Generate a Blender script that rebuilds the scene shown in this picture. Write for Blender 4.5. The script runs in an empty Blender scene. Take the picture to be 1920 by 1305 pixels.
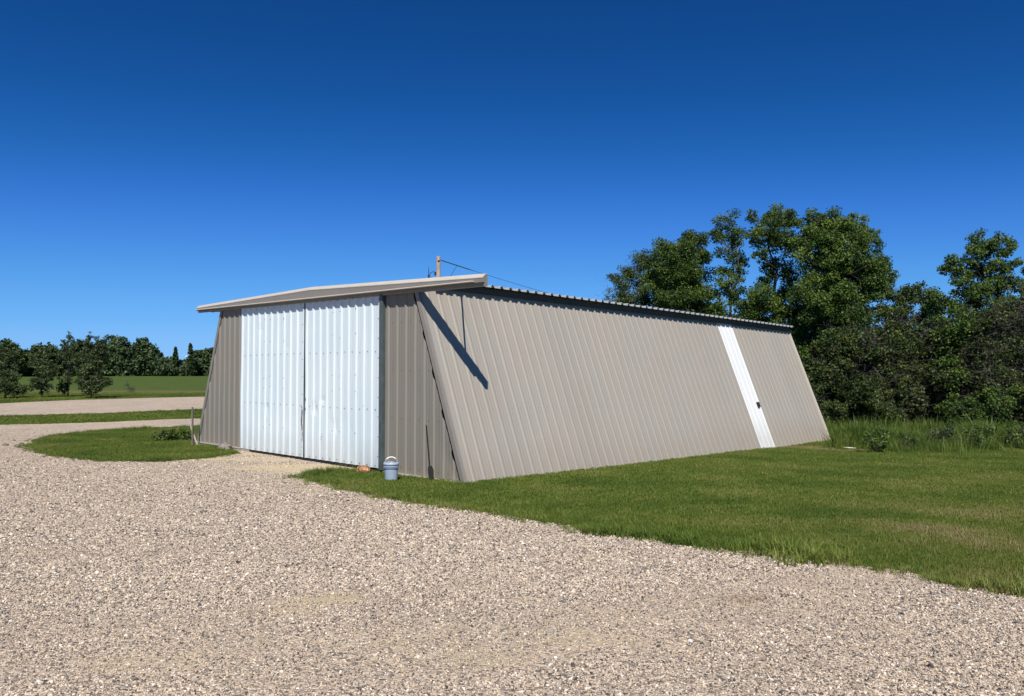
import bpy, bmesh, math, random
import numpy as np
from mathutils import Vector, Matrix, noise
from mathutils.geometry import delaunay_2d_cdt

C = bpy.context.scene
COL = C.collection
R = math.radians

# ------------------------------------------------------------------ camera
F_PX, HOR = 1444.0, 695.0            # focal length and eye-level line of the 1920 px wide photograph
CAM_Z = 1.65
cam_d = bpy.data.cameras.new('camera')
cam = bpy.data.objects.new('camera', cam_d); COL.objects.link(cam)
cam_d.sensor_width = 36; cam_d.lens = F_PX / 1920 * 36
cam_d.clip_start = 0.05; cam_d.clip_end = 9000
cam.location = (0, 0, CAM_Z)
cam.rotation_euler = (R(90) + math.atan((HOR - 652.5) / F_PX), 0, 0)
C.camera = cam

# ------------------------------------------------------------------ light
SUN_VEC = Vector((0.05, -1.951, 2.13)).normalized()      # towards the sun
SUN_EL = math.asin(SUN_VEC.z)
SUN_AZ = math.atan2(SUN_VEC.x, SUN_VEC.y)
w = bpy.data.worlds.new('World'); C.world = w; w.use_nodes = True
nt = w.node_tree; nt.nodes.clear()
sky = nt.nodes.new('ShaderNodeTexSky'); sky.sky_type = 'NISHITA'
sky.sun_disc = False; sky.sun_elevation = SUN_EL; sky.sun_rotation = SUN_AZ
sky.altitude = 3000; sky.air_density = 1.0; sky.dust_density = 0.0; sky.ozone_density = 8.0
# the phone's saturated rendering of the blue sky, applied to the whole sky light
def vmul(k):
    n = nt.nodes.new('ShaderNodeVectorMath'); n.operation = 'SCALE'; n.inputs['Scale'].default_value = k; return n
m1, m2 = vmul(0.1), vmul(10.0)
cv = nt.nodes.new('ShaderNodeRGBCurve')
for ch, pts in enumerate(([(0, 0), (.066, .007), (.092, .0144), (.145, .053), (.225, .107), (.343, .171), (.45, .223), (1, .27)],
                          [(0, 0), (.138, .070), (.19, .114), (.29, .223), (.43, .362), (.60, .468), (.72, .515), (1, .56)],
                          [(0, 0), (.325, .283), (.433, .429), (.608, .716), (.79, .855), (.915, .94), (1, .96)])):
    c = cv.mapping.curves[ch]
    c.points[0].location = pts[0]; c.points[1].location = pts[-1]
    for p in pts[1:-1]: c.points.new(*p)
cv.mapping.extend = 'HORIZONTAL'; cv.mapping.update()
bg = nt.nodes.new('ShaderNodeBackground'); bg.inputs[1].default_value = 0.0785
wo = nt.nodes.new('ShaderNodeOutputWorld')
nt.links.new(sky.outputs[0], m1.inputs[0]); nt.links.new(m1.outputs[0], cv.inputs['Color']); nt.links.new(cv.outputs[0], m2.inputs[0])
nt.links.new(m2.outputs[0], bg.inputs[0]); nt.links.new(bg.outputs[0], wo.inputs[0])
sd = bpy.data.lights.new('sun', 'SUN'); sd.energy = 5.0; sd.angle = R(0.5); sd.color = (1, 0.955, 0.89)
so = bpy.data.objects.new('sun', sd); COL.objects.link(so)
so.rotation_euler = SUN_VEC.to_track_quat('Z', 'Y').to_euler()
so.location = (5, -20, 30)
C.view_settings.view_transform = 'Standard'; C.view_settings.look = 'None'
C.view_settings.exposure = 0.35; C.view_settings.gamma = 1.0
C.render.engine = 'CYCLES'
C.cycles.max_bounces = 6; C.cycles.transparent_max_bounces = 8

rng = np.random.default_rng(7)
random.seed(7)

# ------------------------------------------------------------------ helpers
def tag(o, label=None, cat=None, group=None, kind=None):
    if label: o['label'] = label
    if cat: o['category'] = cat
    if group: o['group'] = group
    if kind: o['kind'] = kind
    return o

def empty(name, loc=(0, 0, 0), rz=0.0):
    o = bpy.data.objects.new(name, None); COL.objects.link(o)
    o.location = loc; o.rotation_euler = (0, 0, rz); o.empty_display_size = 0.3
    return o

class MB:
    """collects vertices and faces for ONE mesh object"""
    def __init__(s): s.v = []; s.f = []; s.m = []
    def add(s, verts, faces, mat=0):
        n = len(s.v); s.v += [tuple(p) for p in verts]
        for f in faces: s.f.append(tuple(i + n for i in f)); s.m.append(mat)
    def box(s, lo, hi, mat=0):
        x0, y0, z0 = lo; x1, y1, z1 = hi
        s.add([(x0,y0,z0),(x1,y0,z0),(x1,y1,z0),(x0,y1,z0),(x0,y0,z1),(x1,y0,z1),(x1,y1,z1),(x0,y1,z1)],
              [(0,3,2,1),(4,5,6,7),(0,1,5,4),(1,2,6,5),(2,3,7,6),(3,0,4,7)], mat)
    def hexa(s, p, mat=0):        # 8 corners, bottom 4 then top 4
        s.add(p, [(0,3,2,1),(4,5,6,7),(0,1,5,4),(1,2,6,5),(2,3,7,6),(3,0,4,7)], mat)
    def tube(s, pts, rad, n=6, mat=0, cap=True):
        pts = [Vector(p) for p in pts]
        if not hasattr(rad, '__len__'): rad = [rad] * len(pts)
        rings = []
        for i, p in enumerate(pts):
            d = (pts[min(i+1, len(pts)-1)] - pts[max(i-1, 0)])
            if d.length < 1e-9: d = Vector((0, 0, 1))
            d.normalize()
            a = d.orthogonal().normalized() if abs(d.z) < .99 else Vector((1, 0, 0))
            if abs(d.z) < .99:
                a = Vector((0, 0, 1)).cross(d).normalized()
            b = d.cross(a)
            rings.append([p + (a*math.cos(2*math.pi*k/n) + b*math.sin(2*math.pi*k/n)) * rad[i] for k in range(n)])
        v = [q for r in rings for q in r]; f = []
        for i in range(len(pts)-1):
            for k in range(n):
                f.append((i*n+k, i*n+(k+1) % n, (i+1)*n+(k+1) % n, (i+1)*n+k))
        if cap: f.append(tuple(reversed(range(n)))); f.append(tuple((len(pts)-1)*n+k for k in range(n)))
        s.add(v, f, mat)
    def lathe(s, prof, n=32, c=(0, 0, 0), mat=0, cap=True):
        v = []; f = []
        for r, z in prof:
            for k in range(n):
                a = 2*math.pi*k/n; v.append((c[0]+r*math.cos(a), c[1]+r*math.sin(a), c[2]+z))
        for i in range(len(prof)-1):
            for k in range(n): f.append((i*n+k, i*n+(k+1) % n, (i+1)*n+(k+1) % n, (i+1)*n+k))
        if cap: f.append(tuple(reversed(range(n)))); f.append(tuple((len(prof)-1)*n+k for k in range(n)))
        s.add(v, f, mat)
    def build(s, name, mats, parent=None, smooth=False, bevel=0):
        me = bpy.data.meshes.new(name); me.from_pydata(s.v, [], s.f); 
        if not isinstance(mats, (list, tuple)): mats = [mats]
        for m in mats: me.materials.append(m)
        if len(mats) > 1: me.polygons.foreach_set('material_index', s.m)
        me.update()
        o = bpy.data.objects.new(name, me); COL.objects.link(o)
        if smooth: me.polygons.foreach_set('use_smooth', [True]*len(me.polygons))
        if parent: o.parent = parent
        if bevel:
            b = o.modifiers.new('bevel', 'BEVEL'); b.width = bevel; b.segments = 2; b.limit_method = 'ANGLE'
        return o

def np_mesh(name, verts, quads, mat, parent=None, attr=None):
    me = bpy.data.meshes.new(name)
    nv, nf = len(verts), len(quads); k = quads.shape[1]
    me.vertices.add(nv); me.vertices.foreach_set('co', verts.astype(np.float32).ravel())
    me.loops.add(nf*k); me.loops.foreach_set('vertex_index', quads.astype(np.int32).ravel())
    me.polygons.add(nf); me.polygons.foreach_set('loop_start', (np.arange(nf)*k).astype(np.int32))
    me.polygons.foreach_set('loop_total', np.full(nf, k, np.int32))
    me.update(calc_edges=True)
    if attr is not None:
        a = me.attributes.new('tone', 'FLOAT', 'POINT'); a.data.foreach_set('value', attr.astype(np.float32))
    me.materials.append(mat)
    o = bpy.data.objects.new(name, me); COL.objects.link(o)
    if parent: o.parent = parent
    return o

def smooth01(a, b, t):
    t = np.clip((np.asarray(t, float)-a)/(b-a), 0, 1); return t*t*(3-2*t)

# ------------------------------------------------------------------ terrain (ground height in metres)
AX, AY = -0.925, 15.71                    # near corner of the shed on the ground
UX, UY = -0.721, 0.693                    # along the door front, to the left
VX, VY = 0.693, 0.721                     # along the long side, away
def gz(x, y):
    x = np.asarray(x, float); y = np.asarray(y, float)
    v = (x-AX)*VX + (y-AY)*VY
    z = -0.66*smooth01(-3, 19, y) - 0.36*smooth01(-3, 24, v)*smooth01(-30, -2, x)*1.0
    z = z + 0.012*np.sin(x*0.55+1.3)*np.sin(y*0.47) * smooth01(2, 6, y)
    z = z + 0.62*smooth01(60, 230, np.hypot(x, y))
    return z
def on_ground(px, py, dz=0.0):
    """photo pixel -> the point of the terrain that it shows"""
    k = (px-960)/F_PX; s = (HOR-py)/F_PX
    y = 20.0
    for _ in range(60):
        yn = (float(gz(k*y, y)) + dz - CAM_Z)/s
        y = 0.6*y + 0.4*max(1.0, min(yn, 900))
    return k*y, y
def at_depth(px, py, y): return Vector(((px-960)/F_PX*y, y, CAM_Z + (HOR-py)/F_PX*y))

# ------------------------------------------------------------------ materials
def new_mat(name):
    m = bpy.data.materials.new(name); m.use_nodes = True
    n = m.node_tree.nodes; b = n['Principled BSDF']
    return m, m.node_tree, b
def L(nt, a, b): nt.links.new(a, b)
def N(nt, t, **kw):
    n = nt.nodes.new(t)
    for k, v in kw.items(): setattr(n, k, v)
    return n
def noise_tex(nt, scale, detail=4, rough=.6, vec=None):
    n = N(nt, 'ShaderNodeTexNoise'); n.inputs['Scale'].default_value = scale
    n.inputs['Detail'].default_value = detail; n.inputs['Roughness'].default_value = rough
    if vec is not None: L(nt, vec, n.inputs['Vector'])
    return n
def ramp(nt, fac, stops):
    r = N(nt, 'ShaderNodeValToRGB'); e = r.color_ramp.elements
    while len(e) < len(stops): e.new(0.5)
    for i, (p, c) in enumerate(stops): e[i].position = p; e[i].color = (*c, 1)
    L(nt, fac, r.inputs[0]); return r
def mix(nt, fac, a, b, mode='MIX'):
    m = N(nt, 'ShaderNodeMix', data_type='RGBA', blend_type=mode)
    for s, v in ((m.inputs[0], fac), (m.inputs[6], a), (m.inputs[7], b)):
        if isinstance(v, (int, float)): s.default_value = v
        elif isinstance(v, tuple): s.default_value = (*v, 1)
        else: L(nt, v, s)
    return m.outputs[2]
def obj_coord(nt, scale=(1, 1, 1), kind='Object'):
    tc = N(nt, 'ShaderNodeTexCoord'); mp = N(nt, 'ShaderNodeMapping'); mp.inputs['Scale'].default_value = scale
    L(nt, tc.outputs[kind], mp.inputs['Vector']); return mp.outputs[0]
def plain(name, col, rough=.6, metal=0.0, var=.15, scale=8, bump=0.0, bscale=60):
    m, nt, b = new_mat(name)
    v = obj_coord(nt); n = noise_tex(nt, scale, 5, .65, v)
    lo = tuple(c*(1-var) for c in col); hi = tuple(min(1, c*(1+var)) for c in col)
    r = ramp(nt, n.outputs[0], [(.3, lo), (.7, hi)])
    L(nt, r.outputs[0], b.inputs['Base Color']); b.inputs['Roughness'].default_value = rough; b.inputs['Metallic'].default_value = metal
    if bump:
        n2 = noise_tex(nt, bscale, 4, .6, v); bp = N(nt, 'ShaderNodeBump'); bp.inputs['Strength'].default_value = bump
        bp.inputs['Distance'].default_value = .01; L(nt, n2.outputs[0], bp.inputs['Height']); L(nt, bp.outputs[0], b.inputs['Normal'])
    return m

def sheet_metal(name, col, alt, rough=.5, streak_axis=(1, 1, .08), warm=None):
    """painted steel cladding: faint chalky blotches, dust streaks down the ribs, panel-to-panel tint"""
    m, nt, b = new_mat(name)
    v = obj_coord(nt, streak_axis)
    n1 = noise_tex(nt, 5.5, 5, .6, v); n2 = noise_tex(nt, .7, 3, .5, obj_coord(nt))
    r = ramp(nt, n1.outputs[0], [(.32, tuple(c*.975 for c in col)), (.68, tuple(c*1.02 for c in col))])
    c = mix(nt, ramp(nt, n2.outputs[0], [(.42, (0, 0, 0)), (.62, (1, 1, 1))]).outputs[0], r.outputs[0], alt)
    tcs = N(nt, 'ShaderNodeTexCoord'); sy = N(nt, 'ShaderNodeSeparateXYZ'); L(nt, tcs.outputs['Object'], sy.inputs[0])
    dv = N(nt, 'ShaderNodeMath', operation='MULTIPLY_ADD'); L(nt, sy.outputs[1], dv.inputs[0]); dv.inputs[1].default_value = 1/.9144; dv.inputs[2].default_value = -.17
    fl = N(nt, 'ShaderNodeMath', operation='FLOOR'); L(nt, dv.outputs[0], fl.inputs[0])
    wn = N(nt, 'ShaderNodeTexWhiteNoise', noise_dimensions='1D'); L(nt, fl.outputs[0], wn.inputs['W'])
    c = mix(nt, 1.0, c, ramp(nt, wn.outputs['Value'], [(0, (.97, .97, .972)), (1, (1.025, 1.02, 1.015))]).outputs[0], 'MULTIPLY')
    # dirt splashed up at the foot
    tc = N(nt, 'ShaderNodeTexCoord'); sx = N(nt, 'ShaderNodeSeparateXYZ'); L(nt, tc.outputs['Object'], sx.inputs[0])
    mr = N(nt, 'ShaderNodeMapRange'); mr.inputs[1].default_value = .05; mr.inputs[2].default_value = .75
    mr.inputs[3].default_value = .55; mr.inputs[4].default_value = 0
    L(nt, sx.outputs[2], mr.inputs[0]); n3 = noise_tex(nt, 9, 6, .7, obj_coord(nt, (1, 1, .35)))
    mu = N(nt, 'ShaderNodeMath', operation='MULTIPLY'); L(nt, mr.outputs[0], mu.inputs[0]); L(nt, n3.outputs[0], mu.inputs[1])
    c = mix(nt, mu.outputs[0], c, (.24, .20, .15))
    L(nt, c, b.inputs['Base Color'])
    b.inputs['Roughness'].default_value = rough
    n4 = noise_tex(nt, 1.6, 3, .5, obj_coord(nt)); bp = N(nt, 'ShaderNodeBump'); bp.inputs['Strength'].default_value = .35
    bp.inputs['Distance'].default_value = .012; L(nt, n4.outputs[0], bp.inputs['Height'])
    n5 = noise_tex(nt, 90, 2, .5, obj_coord(nt)); bp2 = N(nt, 'ShaderNodeBump'); bp2.inputs['Strength'].default_value = .06
    bp2.inputs['Distance'].default_value = .002; L(nt, n5.outputs[0], bp2.inputs['Height']); L(nt, bp.outputs[0], bp2.inputs['Normal'])
    L(nt, bp2.outputs[0], b.inputs['Normal'])
    return m

M = {}
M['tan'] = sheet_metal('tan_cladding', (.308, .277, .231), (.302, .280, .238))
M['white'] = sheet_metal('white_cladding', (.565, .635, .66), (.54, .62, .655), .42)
M['tan_front'] = sheet_metal('dark_tan_cladding', (.195, .178, .148), (.190, .176, .152), .6)  # front walls, a darker tan than the side walls
M['white_panel'] = sheet_metal('white_side_panel', (.66, .665, .65), (.65, .66, .64), .45)
M['trim'] = plain('trim_paint', (.205, .187, .163), .5, var=.06, scale=3)
M['trim_light'] = plain('light_and_sunlit_trim', (.46, .42, .355), .45, var=.06, scale=3)  # light trim; on the fascia cap and lip it paints in sunlight
M['dark_frame'] = plain('dark_green_frame', (.06, .078, .08), .55, var=.25, scale=6)
M['galv'] = plain('galvanised_sheet', (.42, .44, .46), .42, metal=.35, var=.12, scale=3)
M['screw'] = plain('fastener_head', (.06, .055, .06), .6)
M['rust'] = plain('rusty_scrape', (.10, .075, .06), .85, var=.5, scale=30)
M['black'] = plain('black_hole', (.012, .012, .012), .7)
M['concrete'] = plain('old_concrete', (.33, .30, .26), .9, var=.2, scale=10, bump=.5)
M['soffit'] = plain('shade_dark_underside', (.06, .056, .052), .7)  # colour darkened to stand in for deep shade under the eave

def ground_mat(name, base, dry, detail_scale=60):
    m, nt, b = new_mat(name)
    v = obj_coord(nt)
    n1 = noise_tex(nt, .45, 6, .65, v); n2 = noise_tex(nt, detail_scale, 5, .75, v)
    at = N(nt, 'ShaderNodeAttribute'); at.attribute_name = 'tone'
    c = mix(nt, ramp(nt, n1.outputs[0], [(.35, (0, 0, 0)), (.65, (1, 1, 1))]).outputs[0], base, tuple(x*1.35 for x in base))
    c = mix(nt, at.outputs['Fac'], c, dry)
    g = ramp(nt, n2.outputs[0], [(.28, (.45, .45, .45)), (.72, (1.4, 1.4, 1.4))])
    c = mix(nt, .8, c, g.outputs[0], 'MULTIPLY')
    L(nt, c, b.inputs['Base Color']); b.inputs['Roughness'].default_value = .95
    b.inputs['Specular IOR Level'].default_value = .1
    bp = N(nt, 'ShaderNodeBump'); bp.inputs['Strength'].default_value = .8; bp.inputs['Distance'].default_value = .03
    L(nt, n2.outputs[0], bp.inputs['Height']); L(nt, bp.outputs[0], b.inputs['Normal'])
    return m
M['turf'] = ground_mat('turf', (.056, .084, .015), (.17, .13, .062))

def gravel_mat():
    m, nt, b = new_mat('gravel_bed')
    v = obj_coord(nt)
    vo = N(nt, 'ShaderNodeTexVoronoi'); vo.inputs['Scale'].default_value = 52; L(nt, v, vo.inputs['Vector'])
    vo.inputs['Randomness'].default_value = 1
    sx = N(nt, 'ShaderNodeSeparateColor'); L(nt, vo.outputs['Color'], sx.inputs[0])
    st = ramp(nt, sx.outputs[0], [(0, (.10, .087, .074)), (.2, (.24, .205, .17)), (.4, (.45, .362, .27)), (.62, (.58, .475, .35)), (.82, (.35, .31, .27)), (1, (.72, .64, .53))])
    n1 = noise_tex(nt, .5, 5, .6, v)
    big = ramp(nt, n1.outputs[0], [(.3, (.86, .84, .84)), (.7, (1.1, 1.05, .99))])
    c = mix(nt, 1.0, st.outputs[0], big.outputs[0], 'MULTIPLY')
    at = N(nt, 'ShaderNodeAttribute'); at.attribute_name = 'tone'
    n2 = noise_tex(nt, 150, 6, .8, v)
    sand = ramp(nt, n2.outputs[0], [(.3, (.30, .24, .15)), (.7, (.60, .49, .33))])
    n3 = noise_tex(nt, 14, 5, .7, v)
    ad = N(nt, 'ShaderNodeMath', operation='ADD'); L(nt, at.outputs['Fac'], ad.inputs[0]); L(nt, n3.outputs[0], ad.inputs[1])
    f = ramp(nt, ad.outputs[0], [(.78, (0, 0, 0)), (1.02, (1, 1, 1))])
    c = mix(nt, f.outputs[0], c, sand.outputs[0])
    L(nt, c, b.inputs['Base Color']); b.inputs['Roughness'].default_value = .9; b.inputs['Specular IOR Level'].default_value = .2
    iv = N(nt, 'ShaderNodeMath', operation='SUBTRACT'); iv.inputs[0].default_value = 1; L(nt, vo.outputs['Distance'], iv.inputs[1])
    bp = N(nt, 'ShaderNodeBump'); bp.inputs['Strength'].default_value = .9; bp.inputs['Distance'].default_value = .012
    L(nt, iv.outputs[0], bp.inputs['Height']); L(nt, bp.outputs[0], b.inputs['Normal'])
    return m
M['gravel'] = gravel_mat()
def pebble_mat():
    m, nt, b = new_mat('pebble')
    oi = N(nt, 'ShaderNodeObjectInfo')
    st = ramp(nt, oi.outputs['Random'], [(0, (.040, .037, .036)), (.18, (.13, .115, .105)), (.32, (.27, .222, .175)), (.5, (.47, .373, .283)), (.68, (.60, .487, .365)), (.8, (.25, .235, .225)), (.9, (.62, .50, .35)), (1, (.78, .73, .64))])
    n = noise_tex(nt, 120, 4, .6, obj_coord(nt))
    c = mix(nt, .5, st.outputs[0], ramp(nt, n.outputs[0], [(.3, (.75, .75, .75)), (.7, (1.15, 1.15, 1.15))]).outputs[0], 'MULTIPLY')
    at = N(nt, 'ShaderNodeAttribute'); at.attribute_name = 'tone'; at.attribute_type = 'INSTANCER'
    c = mix(nt, at.outputs['Fac'], c, mix(nt, .75, c, (.16, .10, .06)))
    L(nt, c, b.inputs['Base Color']); b.inputs['Roughness'].default_value = .8; b.inputs['Specular IOR Level'].default_value = .25
    return m
M['pebble'] = pebble_mat()
def leaf_mat(name, stops, trans=.25, attr='tone', atype='GEOMETRY'):
    m, nt, b = new_mat(name)
    at = N(nt, 'ShaderNodeAttribute'); at.attribute_name = attr; at.attribute_type = atype
    r = ramp(nt, at.outputs['Fac'], stops)
    L(nt, r.outputs[0], b.inputs['Base Color']); b.inputs['Roughness'].default_value = .55
    b.inputs['Specular IOR Level'].default_value = .3
    tr = N(nt, 'ShaderNodeBsdfTranslucent'); L(nt, r.outputs[0], tr.inputs[0])
    ms = N(nt, 'ShaderNodeMixShader'); ms.inputs[0].default_value = trans
    L(nt, b.outputs[0], ms.inputs[1]); L(nt, tr.outputs[0], ms.inputs[2])
    L(nt, ms.outputs[0], nt.nodes['Material Output'].inputs[0])
    return m
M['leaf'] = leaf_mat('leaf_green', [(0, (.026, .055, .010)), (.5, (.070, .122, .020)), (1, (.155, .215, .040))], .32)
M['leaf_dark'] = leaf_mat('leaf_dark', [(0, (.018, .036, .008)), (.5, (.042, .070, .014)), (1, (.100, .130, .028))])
M['leaf_far'] = leaf_mat('leaf_far', [(0, (.032, .055, .022)), (.5, (.055, .092, .032)), (1, (.10, .14, .055))])
M['leaf_sap'] = leaf_mat('leaf_sapling', [(0, (.022, .040, .012)), (.5, (.050, .076, .022)), (1, (.12, .15, .055))])
M['grass'] = leaf_mat('grass_blade', [(0, (.070, .118, .014)), (.35, (.135, .185, .026)), (.6, (.20, .212, .050)), (1, (.31, .25, .12))], .35, 'tone', 'INSTANCER')
M['tallgrass'] = leaf_mat('tall_grass_blade', [(0, (.055, .10, .013)), (.55, (.125, .18, .028)), (.8, (.18, .20, .05)), (1, (.28, .24, .11))], .3, 'tone', 'INSTANCER')
M['bark'] = plain('bark', (.045, .038, .031), .95, var=.4, scale=14, bump=.6)
M['twig'] = plain('dead_twigs', (.095, .084, .066), .9, var=.35, scale=6)
M['pole_wood'] = plain('weathered_pole', (.34, .27, .21), .9, var=.25, scale=5, bump=.4)

# ------------------------------------------------------------------ ground sheets
def dryness(x, y):
    """bare / brown patches of the lawn (0 green .. 1 straw)"""
    x = np.asarray(x, float); y = np.asarray(y, float); d = np.zeros_like(x+y)
    for (px, py, rx, ry, a) in DRY:
        d += a*np.exp(-(((x-px)/rx)**2 + ((y-py)/ry)**2))
    return np.clip(d, 0, 1)
def spots(lst): return [(*on_ground(px, py), rx, ry, a) for px, py, rx, ry, a in lst]
DRY = spots([(1800, 960, 1.3, .9, .40), (1700, 990, .9, .6, .28), (1880, 1010, .8, .8, .38), (1620, 940, 1.2, .7, .25), (1850, 1080, .7, .4, .3), (1900, 900, 2.5, 1.0, .3),
             (1500, 838, 2.6, .5, .9), (1590, 843, 1.2, .5, .9), (1010, 990, .7, .3, .35), (1400, 875, 1.8, .5, .3),
             (20, 748, 30, 3.5, .55), (300, 735, 30, 6, .55), (150, 738, 20, 5, .4), (300, 780, 14, 2.0, .35), (60, 785, 6, 1.2, .35)])
SAND = spots([(600, 1125, .36, .10, 1.1), (640, 1112, .2, .06, 1.0), (545, 1142, .24, .05, .95), (390, 1108, .26, .07, 1.0), (330, 1130, .3, .05, .5), (350, 1155, .35, .10, .6), (960, 1125, .35, .10, .6), (540, 880, 1.6, .5, 1.0), (500, 862, 1.2, .4, 1.1),
              (600, 903, .7, .22, 1.1), (640, 917, .6, .2, 1.1), (700, 933, .6, .16, 1.1), (770, 946, .5, .14, .9), (850, 962, .6, .14, .8), (340, 862, 1.2, .3, .6), (480, 850, 1.4, .6, .8), (600, 876, 1.4, .5, 1.2),
              (480, 1275, .15, .05, .6), (840, 1060, .3, .1, .4), (1060, 990, .5, .2, .5), (80, 1030, .7, .2, .35), (1100, 1135, .3, .1, .5)])
def sandiness(x, y):
    x = np.asarray(x, float); y = np.asarray(y, float); d = np.zeros_like(x+y)
    for (px, py, rx, ry, a) in SAND: d += a*np.exp(-(((x-px)/rx)**2 + ((y-py)/ry)**2))
    return np.clip(d, 0, 1)
def tracks(x, y):
    x = np.atleast_1d(np.asarray(x, float)); y = np.atleast_1d(np.asarray(y, float))
    r = np.hypot(x+9, y-24); th = np.arctan2(x+9, 24-y); out = np.zeros(len(x))
    for i in range(len(x)):
        if y[i] > 40 or y[i] < -5: continue
        out[i] = noise.noise((r[i]*.55, th[i]*1.6, 3.3)) + .6*noise.noise((r[i]*1.7, th[i]*2.2, 8.1)) + .35*noise.noise((x[i]*1.3, y[i]*1.3, 1.1))
    return np.clip(out*1.1+.12, 0, 1)
def stain(x, y):
    px, py = on_ground(1390, 1125); return np.exp(-(((x-px)/.22)**2 + ((y-py)/.13)**2))

def seg_axis(lst):
    out = []
    for a, b, s in lst: out += list(np.arange(a, b, s))
    out.append(lst[-1][1]); return np.array(out)
def grid_sheet(name, xs, ys, mat, dz, attrf):
    X, Y = np.meshgrid(xs, ys); Z = gz(X, Y) + dz
    v = np.stack([X.ravel(), Y.ravel(), Z.ravel()], 1); nx, ny = len(xs), len(ys)
    i = (np.arange(ny-1)[:, None]*nx + np.arange(nx-1)[None, :]).ravel()
    q = np.stack([i, i+1, i+1+nx, i+nx], 1)
    o = np_mesh(name, v, q, mat, attr=attrf(v[:, 0], v[:, 1]))
    o.data.polygons.foreach_set('use_smooth', [True]*len(q)); return o
xs = seg_axis([(-3000, -400, 400), (-400, -100, 30), (-100, -40, 4), (-40, 40, .5), (40, 100, 4), (100, 400, 30), (400, 3000, 400)])
ys = seg_axis([(-200, -20, 20), (-20, 0, 2), (0, 50, .5), (50, 100, 1.5), (100, 400, 10), (400, 4000, 300)])
ground = grid_sheet('ground', xs, ys, M['turf'], 0, dryness); tag(ground, kind='structure')

def poly_sheet(name, outline, mat, dz, attrf, step, jitter=0.0, coarse=None):
    """a sheet that follows the terrain inside an outline (plan coordinates)"""
    pts = []
    n = len(outline)
    for i in range(n):
        a = Vector(outline[i]); b = Vector(outline[(i+1) % n]); d = (b-a).length
        k = max(1, int(d/(.12 if max(a.length, b.length) < 45 else 2)))
        for j in range(k):
            p = a.lerp(b, j/k)
            if jitter:
                nn = noise.noise_vector((p.x*1.7, p.y*1.7, 3)) + .5*noise.noise_vector((p.x*6, p.y*6, 7))
                p = p + Vector((nn.x, nn.y))*jitter
            pts.append(p)
    m = len(pts)
    P = np.array(pts); lo = P.min(0); hi = P.max(0)
    gx, gy = np.meshgrid(np.arange(lo[0], hi[0], step)+.013, np.arange(lo[1], hi[1], step)+.017)
    g = np.stack([gx.ravel(), gy.ravel()], 1)
    dist = np.hypot(g[:, 0], g[:, 1])
    keep = (dist < 45) | ((np.round(g[:, 0]/step) % 4 == 0) & (np.round(g[:, 1]/step) % 4 == 0)); g = g[keep]
    inside = np.zeros(len(g), bool); j = m-1
    for i in range(m):
        c = ((P[i, 1] > g[:, 1]) != (P[j, 1] > g[:, 1])) & (g[:, 0] < (P[j, 0]-P[i, 0])*(g[:, 1]-P[i, 1])/(P[j, 1]-P[i, 1]+1e-12)+P[i, 0])
        inside ^= c; j = i
    g = g[inside]
    allp = [Vector(p) for p in pts] + [Vector(p) for p in g]
    vo, _, fo, *_ = delaunay_2d_cdt(allp, [], [list(range(m))], 1, 1e-5)
    v = np.array([(p.x, p.y) for p in vo]); z = gz(v[:, 0], v[:, 1]) + dz
    V = np.column_stack([v, z]); f = np.array([t if len(t) == 3 else t[:3] for t in fo])
    # faces up
    a, b, c = V[f[:, 0]], V[f[:, 1]], V[f[:, 2]]
    nz = np.cross(b-a, c-a)[:, 2]; f[nz < 0] = f[nz < 0][:, ::-1]
    o = np_mesh(name, V, f, mat, attr=attrf(V[:, 0], V[:, 1]))
    o.data.polygons.foreach_set('use_smooth', [True]*len(f))
    return o, np.array([(p.x, p.y) for p in pts])

def px_line(l): return [on_ground(a, b) for a, b in l]
def shed_xy(a, v): return (AX + UX*a + VX*v, AY + UY*a + VY*v)
lawn_edge = px_line([(1990, 1126), (1920, 1115), (1860, 1108), (1800, 1100), (1750, 1090), (1690, 1075), (1580, 1058), (1500, 1050), (1430, 1036), (1370, 1036), (1300, 1025), (1180, 1007),
                     (1085, 996), (1060, 986), (960, 970), (880, 960), (865, 953), (770, 941), (700, 930), (640, 914), (600, 905), (555, 895), (600, 886), (670, 880)])
yard_out = [(14, 5.2)] + lawn_edge + [shed_xy(2.6, .3), shed_xy(12.0, .3)] + \
           [shed_xy(12.6, 6.0)] + px_line([(372, 785), (200, 792), (0, 797), (-400, 812)]) + [(-60, 14), (-60, -15), (14, -15)]
yard, yard_b = poly_sheet('gravel_yard', yard_out, M['gravel'], .02, lambda x, y: np.clip(sandiness(x, y) + .42*tracks(x, y), 0, 1), .4, .17); tag(yard, kind='structure')
road_out = px_line([(560, 738), (387, 744), (150, 750), (0, 757), (-500, 775), (-500, 806), (0, 780), (200, 775), (382, 767), (560, 760)])
road, _ = poly_sheet('gravel_road', road_out, M['gravel'], .02, lambda x, y: np.zeros_like(x)+.15, 1.0, .12); tag(road, kind='structure')
isl_out = px_line([(60, 838), (72, 828), (110, 818), (200, 808), (290, 804), (380, 799)]) + [shed_xy(12.3, 2.0), shed_xy(12.2, .1), shed_xy(10.6, -.05)] + \
          px_line([(440, 852), (400, 859), (300, 866), (200, 865), (130, 859), (88, 851), (66, 844)])
isl, isl_b = poly_sheet('grass_island', isl_out, M['turf'], .045, dryness, .5, .05); tag(isl, kind='structure')

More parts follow.
